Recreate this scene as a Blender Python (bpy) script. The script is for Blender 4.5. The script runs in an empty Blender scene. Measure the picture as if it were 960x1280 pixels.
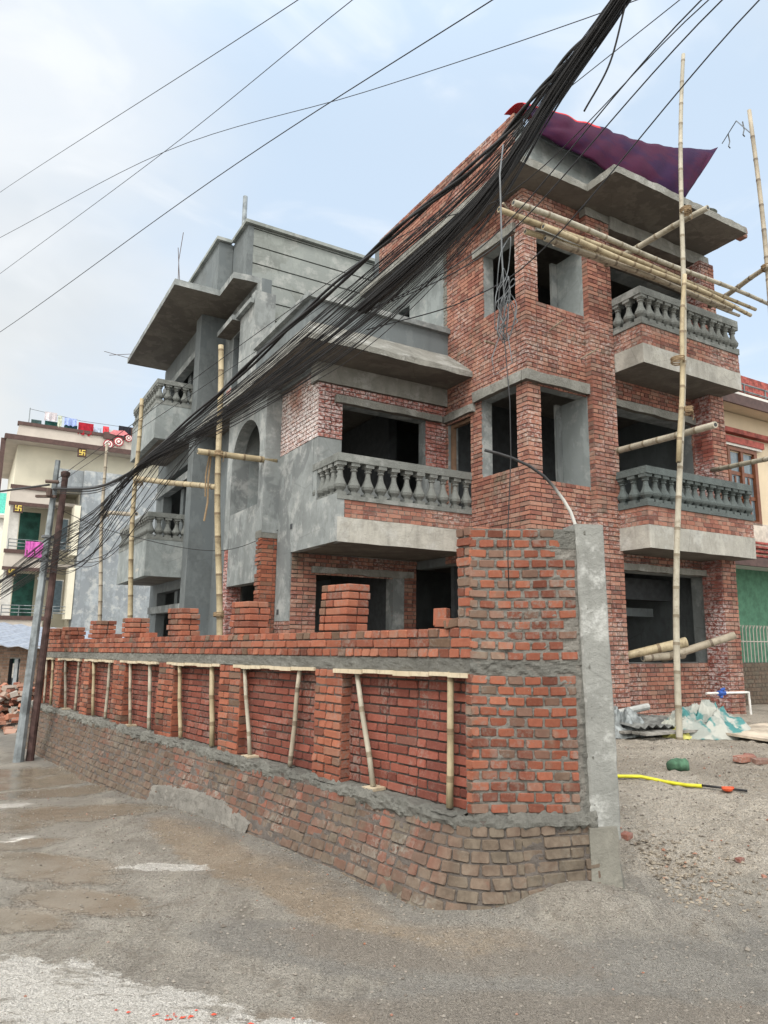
import bpy, math, random
import numpy as np
from mathutils import Vector, Matrix, noise
random.seed(7)
scene = bpy.context.scene
COL = scene.collection
R = math.radians
def lerp(a, b, t): return a + (b - a) * t
def sstep(a, b, x):
    t = max(0.0, min(1.0, (x - a) / (b - a))); return t * t * (3 - 2 * t)

# ------------------------------------------------------------------ mesh builder
class MB:
    def __init__(s): s.v = []; s.f = []; s.m = []; s.r = []
    def add(s, vs, fs, mi=0, r=None):
        o = len(s.v); s.v.extend([tuple(p) for p in vs])
        if r is None: r = random.random()
        for f in fs:
            s.f.append(tuple(i + o for i in f)); s.m.append(mi); s.r.append(r)
    def box(s, x0, x1, y0, y1, z0, z1, mi=0, r=None, P=None):
        vs = [(x0,y0,z0),(x1,y0,z0),(x1,y1,z0),(x0,y1,z0),(x0,y0,z1),(x1,y0,z1),(x1,y1,z1),(x0,y1,z1)]
        if P: vs = [P(*p) for p in vs]
        s.add(vs, [(0,3,2,1),(4,5,6,7),(0,1,5,4),(1,2,6,5),(2,3,7,6),(3,0,4,7)], mi, r)
    def prism(s, poly, z0, z1, mi=0, r=None, inset=0):
        n = len(poly)
        vs = [(x, y, z0) for x, y in poly] + [(x, y, z1) for x, y in poly]
        fs = [tuple(range(n))[::-1], tuple(range(n, 2 * n))] + [(i, (i + 1) % n, n + (i + 1) % n, n + i) for i in range(n)]
        s.add(vs, fs, mi, r)
    def extrude(s, poly, f, d0, d1, mi=0, r=None):
        """poly of (u,w); f(u,w,d)->xyz"""
        n = len(poly)
        vs = [f(u, w, d0) for u, w in poly] + [f(u, w, d1) for u, w in poly]
        fs = [tuple(range(n))[::-1], tuple(range(n, 2 * n))] + [(i, (i + 1) % n, n + (i + 1) % n, n + i) for i in range(n)]
        s.add(vs, fs, mi, r)
    def tube(s, pts, rad, sides=8, mi=0, r=None, caps=True):
        pts = [Vector(p) for p in pts]; n = len(pts)
        rs = rad if isinstance(rad, (list, tuple)) else [rad] * n
        t0 = (pts[1] - pts[0]).normalized()
        up = Vector((0, 0, 1)) if abs(t0.z) < .9 else Vector((1, 0, 0))
        u = t0.cross(up).normalized(); vs = []
        for i, p in enumerate(pts):
            t = (pts[min(i + 1, n - 1)] - pts[max(i - 1, 0)]).normalized()
            u = (u - t * u.dot(t)).normalized(); w = t.cross(u)
            for k in range(sides):
                a = 2 * math.pi * k / sides
                vs.append(p + (u * math.cos(a) + w * math.sin(a)) * rs[i])
        fs = []
        for i in range(n - 1):
            for k in range(sides):
                k2 = (k + 1) % sides
                fs.append((i * sides + k, i * sides + k2, (i + 1) * sides + k2, (i + 1) * sides + k))
        if caps:
            fs.append(tuple(range(sides))[::-1]); fs.append(tuple(range((n - 1) * sides, n * sides)))
        s.add(vs, fs, mi, r)
    def lathe(s, prof, c, sides=8, mi=0, rot=0, r=None, sq=False):
        vs = []
        for rr, z in prof:
            for k in range(sides):
                a = 2 * math.pi * (k + .5) / sides + rot
                vs.append((c[0] + rr * math.cos(a), c[1] + rr * math.sin(a), c[2] + z))
        n = len(prof); fs = []
        for i in range(n - 1):
            for k in range(sides):
                k2 = (k + 1) % sides
                fs.append((i * sides + k, i * sides + k2, (i + 1) * sides + k2, (i + 1) * sides + k))
        fs.append(tuple(range(sides))[::-1]); fs.append(tuple(range((n - 1) * sides, n * sides)))
        s.add(vs, fs, mi, r)
    def build(s, name, mats, parent=None, smooth=False, label=None):
        me = bpy.data.meshes.new(name)
        me.from_pydata(s.v, [], s.f); me.update()
        for m in (mats if isinstance(mats, (list, tuple)) else [mats]): me.materials.append(m)
        if s.m: me.polygons.foreach_set('material_index', s.m)
        at = me.attributes.new('rnd', 'FLOAT', 'FACE'); at.data.foreach_set('value', s.r)
        if smooth: me.polygons.foreach_set('use_smooth', [True] * len(s.f))
        o = bpy.data.objects.new(name, me); COL.objects.link(o)
        if parent: o.parent = parent
        if label: o['label'] = label
        return o

def tag(o, label=None, cat=None, group=None, kind=None):
    if label: o['label'] = label
    if cat: o['category'] = cat
    if group: o['group'] = group
    if kind: o['kind'] = kind
    return o
def empty(name, loc=(0,0,0), rz=0):
    o = bpy.data.objects.new(name, None); o.empty_display_size = .3; COL.objects.link(o)
    o.location = loc; o.rotation_euler = (0, 0, rz); return o
def subdiv_noise(o, amp, scale, cuts=0, seed=0):
    """move mesh vertices by smooth noise (worn, hand-made edges)"""
    me = o.data
    for v in me.vertices:
        p = Vector(v.co) * scale + Vector((seed, seed * 1.7, 0))
        v.co += noise.noise_vector(p) * amp

# ------------------------------------------------------------------ frames
HO = (2.3031, 11.0187); HA = R(30.03)          # unfinished house: local x = along the front, y = along the street
WO = (.62, 5.0); WA = R(39.5)                  # boundary wall: local y = along the street, x = into the plot
def hw(x, y, z=0):
    c, s_ = math.cos(HA), math.sin(HA); return (HO[0] + c * x - s_ * y, HO[1] + s_ * x + c * y, z)
def ww(x, y, z=0):
    c, s_ = math.cos(WA), math.sin(WA); return (WO[0] + c * x - s_ * y, WO[1] + s_ * x + c * y, z)
def w_inv(X, Y):
    c, s_ = math.cos(WA), math.sin(WA); dx, dy = X - WO[0], Y - WO[1]; return (c * dx + s_ * dy, -s_ * dx + c * dy)

# ------------------------------------------------------------------ node helpers
class NT:
    def __init__(s, name):
        s.mat = bpy.data.materials.new(name); s.mat.use_nodes = True
        s.nt = s.mat.node_tree; s.nt.nodes.clear()
        s.out = s.n('ShaderNodeOutputMaterial'); s.b = s.n('ShaderNodeBsdfPrincipled')
        s.l(s.b.outputs[0], s.out.inputs[0])
        s.tc = s.n('ShaderNodeTexCoord')
    def n(s, t, **k):
        x = s.nt.nodes.new(t)
        for a, v in k.items(): setattr(x, a, v)
        return x
    def l(s, a, b): s.nt.links.new(a, b)
    def set(s, sock, v):
        if hasattr(v, 'is_linked') or isinstance(v, bpy.types.NodeSocket): s.l(v, sock)
        else: sock.default_value = v
    def noise(s, scale, detail=4, rough=.6, vec=None, dist=0, stretch=None, off=None):
        x = s.n('ShaderNodeTexNoise'); x.inputs['Scale'].default_value = scale
        x.inputs['Detail'].default_value = detail; x.inputs['Roughness'].default_value = rough
        x.inputs['Distortion'].default_value = dist
        vec = vec or s.tc.outputs['Object']
        if stretch or off:
            m = s.n('ShaderNodeMapping'); s.l(vec, m.inputs[0])
            if stretch: m.inputs['Scale'].default_value = stretch
            if off: m.inputs['Location'].default_value = off
            vec = m.outputs[0]
        s.l(vec, x.inputs['Vector']); return x.outputs['Fac']
    def voro(s, scale, feat='F1', out='Distance', vec=None):
        x = s.n('ShaderNodeTexVoronoi', feature=feat); x.inputs['Scale'].default_value = scale
        s.l(vec or s.tc.outputs['Object'], x.inputs['Vector']); return x.outputs[out]
    def rng(s, v, a, b, c=0, d=1, smooth=True):
        x = s.n('ShaderNodeMapRange'); x.interpolation_type = 'SMOOTHSTEP' if smooth else 'LINEAR'
        s.set(x.inputs[0], v)
        for i, q in enumerate((a, b, c, d)): x.inputs[i + 1].default_value = q
        return x.outputs[0]
    def math(s, op, a, b=0, clamp=False):
        x = s.n('ShaderNodeMath', operation=op, use_clamp=clamp); s.set(x.inputs[0], a); s.set(x.inputs[1], b); return x.outputs[0]
    def mix(s, f, a, b, mode='MIX'):
        x = s.n('ShaderNodeMix', data_type='RGBA', blend_type=mode)
        s.set(x.inputs[0], f)
        for i, v in ((6, a), (7, b)):
            if isinstance(v, tuple) and len(v) == 3: v = v + (1,)
            s.set(x.inputs[i], v)
        return x.outputs[2]
    def ramp(s, v, stops, interp='LINEAR'):
        x = s.n('ShaderNodeValToRGB'); x.color_ramp.interpolation = interp; s.l(v, x.inputs[0])
        e = x.color_ramp.elements
        while len(e) < len(stops): e.new(.5)
        for i, (p, c) in enumerate(stops): e[i].position = p; e[i].color = c + (1,)
        return x.outputs[0]
    def attr(s, name):
        x = s.n('ShaderNodeAttribute', attribute_name=name); return x.outputs['Fac']
    def sep(s, vec=None):
        x = s.n('ShaderNodeSeparateXYZ'); s.l(vec or s.tc.outputs['Object'], x.inputs[0]); return x.outputs
    def bump(s, h, strength=.5, dist=.01, prev=None):
        x = s.n('ShaderNodeBump'); x.inputs['Strength'].default_value = strength; x.inputs['Distance'].default_value = dist
        s.l(h, x.inputs['Height'])
        if prev: s.l(prev, x.inputs['Normal'])
        return x.outputs[0]
    def fin(s, col, rough=.85, normal=None, metal=0, spec=.3):
        s.set(s.b.inputs['Base Color'], col + (1,) if isinstance(col, tuple) and len(col) == 3 else col)
        s.set(s.b.inputs['Roughness'], rough); s.set(s.b.inputs['Metallic'], metal)
        s.b.inputs['Specular IOR Level'].default_value = spec
        if normal: s.l(normal, s.b.inputs['Normal'])
        return s.mat

def simple(name, col, rough=.7, metal=0, var=.15, scale=8, spec=.3, bump=.15):
    n = NT(name); f = n.noise(scale, 5)
    dark = tuple(c * (1 - var * 1.6) for c in col); lite = tuple(min(1, c * (1 + var)) for c in col)
    c = n.mix(n.rng(f, .3, .7), dark, lite)
    return n.fin(c, rough, n.bump(n.noise(scale * 8, 4), bump, .004), metal, spec)

def brick_mat(name, stops, efflo=.0, ygrime=0, grime=.0, grime_col=(.10,.085,.065), smear=.25, smear_col=(.24,.225,.20), eff_col=(.74,.70,.70), zgrime=None):
    n = NT(name)
    c = n.ramp(n.attr('rnd'), stops, 'CONSTANT' if False else 'LINEAR')
    f1 = n.noise(26, 5, .7)
    c = n.mix(n.rng(f1, .25, .75, 0, .38), c, n.mix(1, c, (.55, .5, .5), 'MULTIPLY'))
    f2 = n.noise(60, 3, .7)
    c = n.mix(n.rng(f2, .5, .8, 0, .2), c, (.45, .26, .19))
    c = n.mix(n.rng(n.noise(.75, 4, .6, off=(1, 6, 2)), .48, .68, 0, .45), c, n.mix(1, c, (.5, .46, .46), 'MULTIPLY'))
    # mortar smears
    m = n.math('MULTIPLY', n.rng(n.noise(3.1, 4, .6), .45, .68), n.rng(n.noise(30, 4, .7), .42, .6))
    c = n.mix(n.math('MULTIPLY', m, smear), c, smear_col)
    if efflo > 0:
        e = n.math('MULTIPLY', n.rng(n.noise(.9, 4, .6, off=(3, 5, 1)), .46 - .2 * efflo, .66 - .1 * efflo),
                   n.rng(n.noise(17, 5, .75, stretch=(1, 1, 1.6)), .47 - .12 * efflo, .62))
        c = n.mix(n.math('MULTIPLY', e, min(1, .5 + .5 * efflo)), c, eff_col)
    if grime > 0:
        g = n.rng(n.noise(2.2, 5, .65, off=(7, 2, 4)), .62 - .45 * grime, .75 - .3 * grime)
        if zgrime:
            z = n.sep()[2]
            g = n.math('MAXIMUM', g, n.math('MULTIPLY', n.rng(n.math('ADD', z, n.math('MULTIPLY', n.noise(1.6, 4), .5)), zgrime[0], zgrime[1], 1, 0), .9))
        if ygrime:
            yy = n.sep()[1]; cg = n.math('MULTIPLY', n.rng(yy, .5, -.05), n.rng(n.noise(4, 5, .7, off=(1, 1, 7)), .2, .42)); g = n.math('MAXIMUM', g, cg)
            g = n.math('MAXIMUM', g, n.math('MULTIPLY', n.rng(n.sep()[1], 1.0, 8.0, 0, .85), n.rng(n.noise(1.1, 5, .65, off=(2, 9, 4)), .3, .55)))
        c = n.mix(n.math('MULTIPLY', g, .82), c, n.mix(n.rng(n.noise(14, 5, .7), .35, .68), grime_col, tuple(q * 1.7 for q in grime_col)))
    nb = n.bump(n.noise(55, 5, .7), .6, .006)
    return n.fin(c, .9, nb, spec=.2)

BR_OLD = [(0, (0.162, 0.072, 0.058)), (0.2, (0.242, 0.102, 0.079)), (0.45, (0.309, 0.139, 0.102)), (0.7, (0.368, 0.179, 0.129)), (0.88, (0.329, 0.195, 0.149)), (1, (0.202, 0.122, 0.099))]
BR_NEW = [(0, (0.153, 0.058, 0.04)), (0.2, (0.231, 0.08, 0.051)), (0.5, (0.296, 0.104, 0.064)), (0.8, (0.339, 0.128, 0.078)), (0.9, (0.278, 0.13, 0.087)), (0.95, (0.164, 0.097, 0.069)), (1, (0.14, 0.096, 0.068))]
BR_PANEL = [(0, (0.139, 0.047, 0.037)), (0.4, (0.203, 0.065, 0.047)), (0.8, (0.26, 0.086, 0.061)), (1, (0.164, 0.073, 0.057))]
BR_LOW = [(0, (0.089, 0.059, 0.045)), (0.25, (0.139, 0.072, 0.055)), (0.5, (0.213, 0.087, 0.062)), (0.7, (0.183, 0.081, 0.06)), (0.88, (0.143, 0.101, 0.081)), (1, (0.187, 0.139, 0.109))]
M = {}
M['brick'] = brick_mat('brick_weathered', BR_OLD, efflo=.12, grime=.12, smear=.3, eff_col=(.55,.51,.49))
M['brick_white'] = brick_mat('brick_salt_bloom', BR_OLD, efflo=1.0, smear=.6)
M['brick_dim'] = brick_mat('brick_old_red', [(0, (.2,.06,.05)), (.5, (.3,.09,.07)), (1, (.36,.13,.1))], efflo=.45, smear=.3)
M['brick_new'] = brick_mat('brick_fresh', BR_NEW, smear=.55, smear_col=(.2,.185,.165), grime=.1, grime_col=(.13,.10,.08))
M['brick_panel'] = brick_mat('brick_panel', BR_PANEL, smear=.5)
M['brick_low'] = brick_mat('brick_splashed', BR_LOW, smear=.9, efflo=.0, grime=.34, grime_col=(.088,.075,.058), zgrime=(.14, .60), ygrime=1)
M['brick_pillar'] = brick_mat('brick_pillar', BR_NEW[:4] + [(.84, (.21,.125,.095)), (1, (.17,.12,.09))], smear=.75, smear_col=(.2,.19,.17), grime=.16, grime_col=(.14,.115,.09))
M['brick_shed'] = brick_mat('brick_brown', [(0, (.18,.12,.09)), (.5, (.26,.18,.13)), (1, (.32,.22,.17))], smear=.3)

def cement(name, base, wet=None, wet_scale=.55, streak=.2, rough=.85, bscale=30, bamp=.35, pale_patch=0, wlo=.5, whi=.56):
    n = NT(name)
    d = tuple(q * .80 for q in base); li = tuple(min(1, q * 1.16) for q in base)
    c = n.mix(n.rng(n.noise(1.3, 7, .6), .25, .75), d, li)
    c = n.mix(n.rng(n.noise(7, 5, .7, stretch=(1, 1, 4)), .55, .75, 0, .28), c, li)
    c = n.mix(n.rng(n.voro(.9, 'DISTANCE_TO_EDGE'), .012, .0, 0, .35), c, tuple(q * .5 for q in base))
    c = n.mix(n.rng(n.noise(70, 4, .8), .58, .75, 0, .4), c, tuple(q * .55 for q in base))
    c = n.mix(n.rng(n.noise(9, 5, .7), .35, .75, 0, .4), c, tuple(q * .6 for q in base))
    if wet:
        c = n.mix(n.rng(n.noise(wet_scale, 4, .5, dist=.8), wlo, wlo + .03, 0, .9), c, wet)
    c = n.mix(n.rng(n.noise(3.3, 5, .65, stretch=(1, 1, .5), off=(5, 5, 5)), .52, .6, 0, .4), c, tuple(q * 1.35 for q in base))
    if streak:
        s_ = n.rng(n.noise(6, 4, .6, stretch=(1, 1, .12)), .5, .72, 0, streak)
        c = n.mix(s_, c, tuple(q * .45 for q in base))
    if pale_patch:
        l_ = n.math('MULTIPLY', n.rng(n.noise(2.3, 5, .7, off=(4, 4, 4)), .5, .64), pale_patch)
        c = n.mix(l_, c, (.52, .53, .52))
    nb = n.bump(n.noise(bscale, 6, .75), bamp, .03)
    nb = n.bump(n.noise(2.5, 3, .5), .25, .03, nb)
    return n.fin(c, rough, nb, spec=.25)
M['plaster'] = cement('cement_plaster', (0.234,0.255,0.258), wet=(.155,.17,.175), streak=.25, bscale=14, bamp=.12, pale_patch=.35)
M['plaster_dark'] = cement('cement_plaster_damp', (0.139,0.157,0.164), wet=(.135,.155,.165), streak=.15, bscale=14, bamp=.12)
M['plaster_lite'] = cement('cement_plaster_pale', (0.238,0.267,0.270), wet=(.21,.235,.24), bscale=16, bamp=.15, pale_patch=.25)
M['stripe'] = cement('grooved_render', (0.218,0.239,0.229), wet=(.24,.265,.26), streak=.1, bscale=14, bamp=.15, pale_patch=.3)
M['concrete'] = cement('cast_concrete', (0.372,0.364,0.332), streak=.35, bscale=22, bamp=.5, pale_patch=.35)
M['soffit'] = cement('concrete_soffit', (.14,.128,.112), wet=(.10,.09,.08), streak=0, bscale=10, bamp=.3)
M['eave'] = cement('rough_eave', (0.232,0.232,0.213), streak=.2, bscale=25, bamp=.9, pale_patch=.3)
M['mortar'] = cement('mortar', (.23,.22,.20), streak=0, bscale=45, bamp=1.0)
M['joint'] = cement('raked_joint', (.065,.055,.05), streak=0, bscale=40, bamp=.8)
M['mortar_dk'] = cement('mortar_old', (.12,.105,.095), streak=0, bscale=40, bamp=.8)
M['mortar_lump'] = cement('wet_mortar', (.23,.23,.21), streak=0, bscale=70, bamp=1.2)
M['baluster'] = cement('cast_baluster', (0.178,0.190,0.182), streak=.2, bscale=40, bamp=.5, pale_patch=.25)
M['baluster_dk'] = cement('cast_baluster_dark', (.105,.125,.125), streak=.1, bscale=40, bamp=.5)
M['post'] = cement('post_concrete', (0.275,0.282,0.268), streak=.3, bscale=30, bamp=.6, pale_patch=.9)
M['mud'] = cement('mud_splash', (.20,.175,.14), streak=0, bscale=50, bamp=.9)
M['foot'] = cement('footing_concrete', (.20,.195,.17), streak=.3, bscale=18, bamp=.5)
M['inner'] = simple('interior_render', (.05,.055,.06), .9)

def bamboo_mat(name, a, b, dark):
    n = NT(name)
    c = n.mix(n.rng(n.noise(3, 4, .6), .3, .7), a, b)
    c = n.mix(n.rng(n.noise(40, 3, .6, stretch=(1, 1, .1)), .5, .8, 0, .5), c, dark)
    c = n.mix(n.math('MULTIPLY', n.rng(n.attr('rnd'), .9, .95), .8), c, dark)
    c = n.mix(n.rng(n.noise(5, 5, .75), .5, .7, 0, .6), c, tuple(q * .75 for q in dark))
    return n.fin(c, .55, n.bump(n.noise(60, 3), .2, .003), spec=.35)
M['bamboo'] = bamboo_mat('bamboo_yellow', (.31,.255,.16), (.43,.365,.24), (.16,.115,.07))
M['bamboo_grey'] = bamboo_mat('bamboo_weathered', (.28,.245,.19), (.39,.345,.27), (.13,.10,.075))
M['bamboo_pale'] = bamboo_mat('bamboo_pale', (.30,.28,.225), (.41,.38,.31), (.18,.145,.10))
M['plank'] = bamboo_mat('plank_wood', (.45,.38,.27), (.55,.48,.36), (.2,.15,.1))
M['woodframe'] = simple('door_frame_wood', (.16,.10,.065), .6)
M['cable'] = simple('cable_sheath', (.013,.013,.015), .5, spec=.4)
M['wire_grey'] = simple('grey_wire', (.12,.13,.14), .5)
M['steel'] = simple('galvanised_steel', (.20,.225,.24), .5, metal=.35, var=.3, scale=5)
M['rust'] = simple('rusty_steel', (.065,.038,.035), .8, var=.4, scale=6)
M['rope'] = simple('coir_rope', (.25,.18,.11), .95)
M['iron'] = simple('rebar', (.10,.07,.06), .8)
# ------------------------------------------------------------------ walls and bricks
def fy(c): return lambda u, z, d: (u, c - d, z)          # face looking to -y (front)
def fx(c): return lambda u, z, d: (c - d, u, z)          # face looking to -x (street)
def wallgrid(mb, P, u0, u1, z0, z1, holes=(), thick=.23, mf=0, mr=1, mb_=2):
    us = sorted({u0, u1} | {min(max(h[i], u0), u1) for h in holes for i in (0, 1)})
    zs = sorted({z0, z1} | {min(max(h[i], z0), z1) for h in holes for i in (2, 3)})
    def solid(i, j):
        if i < 0 or j < 0 or i >= len(us) - 1 or j >= len(zs) - 1: return False
        u = (us[i] + us[i + 1]) / 2; z = (zs[j] + zs[j + 1]) / 2
        return not any(h[0] < u < h[1] and h[2] < z < h[3] for h in holes)
    for i in range(len(us) - 1):
        for j in range(len(zs) - 1):
            if not solid(i, j): continue
            a, b, c, d = us[i], us[i + 1], zs[j], zs[j + 1]
            q = lambda pts, m: mb.add([P(*p) for p in pts], [(0, 1, 2, 3)], m)
            q([(a,c,0),(b,c,0),(b,d,0),(a,d,0)], mf)
            q([(a,c,-thick),(a,d,-thick),(b,d,-thick),(b,c,-thick)], mb_)
            if not solid(i - 1, j): q([(a,c,0),(a,d,0),(a,d,-thick),(a,c,-thick)], mr)
            if not solid(i + 1, j): q([(b,c,0),(b,c,-thick),(b,d,-thick),(b,d,0)], mr)
            if not solid(i, j - 1): q([(a,c,0),(a,c,-thick),(b,c,-thick),(b,c,0)], mr)
            if not solid(i, j + 1): q([(a,d,0),(b,d,0),(b,d,-thick),(a,d,-thick)], mr)
def one_brick(mb, P, a, b, c, d, out, back, lod, jit, mi):
    J = lambda s=1.0: random.uniform(-jit, jit) * s
    if lod == 0:
        o = out + J(.8)
        t = [J() for _ in range(8)]
        fr = [P(a + t[0], c + t[1], o + J(.5)), P(b + t[2], c + t[3], o + J(.5)), P(b + t[4], d + t[5], o + J(.5)), P(a + t[6], d + t[7], o + J(.5))]
        bk = [P(a + t[0], c + t[1], -back), P(b + t[2], c + t[3], -back), P(b + t[4], d + t[5], -back), P(a + t[6], d + t[7], -back)]
        mb.add(fr + bk, [(0,1,2,3),(0,4,5,1),(1,5,6,2),(2,6,7,3),(3,7,4,0)], mi)
    else:
        o = out + J(1.2); h = d - c; k = min(.13 * h, .008)
        ks = [k * random.uniform(.35, 1.25) for _ in range(4)]
        pu = [(a + ks[0], c), (b - ks[1], c), (b, c + ks[1]), (b, d - ks[2]), (b - ks[2], d), (a + ks[3], d), (a, d - ks[3]), (a, c + ks[0])]
        pu = [(p[0] + J(.8), p[1] + J(.6)) for p in pu]
        cu, cz = (a + b) / 2, (c + d) / 2; ins = .005
        tl, tz = random.uniform(-.004, .004), random.uniform(-.005, .005)
        fr = [P(p[0] + (ins if p[0] < cu else -ins), p[1] + (ins if p[1] < cz else -ins) * .8, o + tl * (p[0] - cu) / .1 + tz * (p[1] - cz) / .03) for p in pu]
        md = [P(p[0], p[1], o - .007) for p in pu]; bk = [P(p[0], p[1], -back) for p in pu]
        fs = [tuple(range(8))]
        for i in range(8):
            j = (i + 1) % 8; fs += [(i, i + 8, j + 8, j), (i + 8, i + 16, j + 16, j + 8)]
        mb.add(fr + md + bk, fs, mi)
def bricks(mb, P, u0, u1, z0, z1, holes=(), ch=.075, bl=.235, hl=.112, gap=.011, out=.009, back=.012, lod=0, jit=.0022, mi=0, bond='eng', drop=0, keep=None, z_base=None):
    zb = z0 if z_base is None else z_base
    k0 = int(round((z0 - zb) / ch)); n = int(round((z1 - z0) / ch)); ch2 = (z1 - z0) / max(1, n)
    for k in range(n):
        c = z0 + k * ch2 + gap / 2; d = c + ch2 - gap; zc = (c + d) / 2
        iv = [(u0, u1)]
        for h in holes:
            if h[2] < zc < h[3]:
                nv = []
                for a, b in iv:
                    if h[1] <= a or h[0] >= b: nv.append((a, b)); continue
                    if h[0] > a: nv.append((a, h[0]))
                    if h[1] < b: nv.append((h[1], b))
                iv = nv
        kk = k + k0
        for a, b in iv:
            u = a; first = True; i = 0
            while u < b - .02:
                if bond == 'head': L = hl
                elif bond == 'flem': L = bl if (i + kk) % 2 else hl
                elif bond == 'eng': L = bl if kk % 2 else hl
                elif bond == 'rand': L = random.choice((bl, hl, hl, bl * .8))
                else: L = bl
                L *= random.uniform(.95, 1.04)
                if first and kk % 2: L = L * .5 if bond in ('head', 'run') else L
                first = False; i += 1
                e = min(u + L, b)
                if b - e < .045: e = b
                if not (drop and random.random() < drop) and (keep is None or keep((u + e) / 2, zc)):
                    one_brick(mb, P, u + (gap / 2 if u > a else 0), e - (gap / 2 if e < b else 0), c, d, out, back, lod, jit, mi)
                u = e
def brick_wall(name, parent, P, u0, u1, z0, z1, holes=(), mat='brick', thick=.23, rev='plaster', lod=0, label=None, mort='mortar_dk', **k):
    k = {**dict(gap=.015, out=.016, jit=.0035), **k}
    mb = MB(); wallgrid(mb, P, u0, u1, z0, z1, holes, thick, 0, 1, 2)
    bricks(mb, P, u0, u1, z0, z1, holes, lod=lod, mi=3, **k)
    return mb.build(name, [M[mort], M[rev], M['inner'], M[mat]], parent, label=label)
def plaster_wall(name, parent, P, u0, u1, z0, z1, holes=(), mat='plaster', thick=.23, rev=None, label=None):
    mb = MB(); wallgrid(mb, P, u0, u1, z0, z1, holes, thick, 0, 1, 2)
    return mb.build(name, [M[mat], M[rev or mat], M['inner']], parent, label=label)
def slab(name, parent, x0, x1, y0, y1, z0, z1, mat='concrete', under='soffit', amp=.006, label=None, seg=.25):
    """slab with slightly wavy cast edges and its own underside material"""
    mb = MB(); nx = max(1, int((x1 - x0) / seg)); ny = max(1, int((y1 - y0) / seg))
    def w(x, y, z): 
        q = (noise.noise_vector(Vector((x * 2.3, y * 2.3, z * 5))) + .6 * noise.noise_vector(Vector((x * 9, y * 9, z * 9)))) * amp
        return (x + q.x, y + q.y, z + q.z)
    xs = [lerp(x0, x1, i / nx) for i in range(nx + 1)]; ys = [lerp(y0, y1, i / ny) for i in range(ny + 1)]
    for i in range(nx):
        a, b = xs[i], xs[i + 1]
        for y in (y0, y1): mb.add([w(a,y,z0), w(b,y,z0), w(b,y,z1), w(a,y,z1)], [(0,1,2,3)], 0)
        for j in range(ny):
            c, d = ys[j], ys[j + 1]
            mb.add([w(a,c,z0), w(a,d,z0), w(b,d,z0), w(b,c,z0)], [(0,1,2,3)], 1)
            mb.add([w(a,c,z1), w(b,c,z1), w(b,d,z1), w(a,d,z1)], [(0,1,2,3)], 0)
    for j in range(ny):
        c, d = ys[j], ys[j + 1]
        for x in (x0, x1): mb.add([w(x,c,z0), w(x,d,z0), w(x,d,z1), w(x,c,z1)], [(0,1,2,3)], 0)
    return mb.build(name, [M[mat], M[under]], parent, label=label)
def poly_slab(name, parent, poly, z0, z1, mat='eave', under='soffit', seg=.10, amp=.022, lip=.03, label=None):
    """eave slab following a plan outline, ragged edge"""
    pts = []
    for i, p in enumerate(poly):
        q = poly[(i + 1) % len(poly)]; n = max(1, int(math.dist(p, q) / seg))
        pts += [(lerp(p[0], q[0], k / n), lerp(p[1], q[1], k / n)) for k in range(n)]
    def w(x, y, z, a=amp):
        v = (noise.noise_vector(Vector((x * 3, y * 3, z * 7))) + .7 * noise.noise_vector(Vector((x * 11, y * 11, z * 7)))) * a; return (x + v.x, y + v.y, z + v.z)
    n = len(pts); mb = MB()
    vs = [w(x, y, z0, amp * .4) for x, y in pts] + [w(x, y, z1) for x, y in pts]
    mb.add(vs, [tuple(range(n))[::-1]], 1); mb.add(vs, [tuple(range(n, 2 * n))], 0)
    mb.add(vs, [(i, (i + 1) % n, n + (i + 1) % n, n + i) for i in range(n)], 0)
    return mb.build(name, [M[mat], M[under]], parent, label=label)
def lintel(parent, x0, x1, y0, y1, z0, z1, name='lintel', mat='eave', amp=.022):
    return slab(name, parent, x0, x1, y0, y1, z0, z1, mat, 'soffit', amp, seg=.12)
def bx(name, parent, mat, *c, label=None):
    mb = MB(); mb.box(*c); return mb.build(name, M[mat] if isinstance(mat, str) else mat, parent, label=label)

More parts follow.
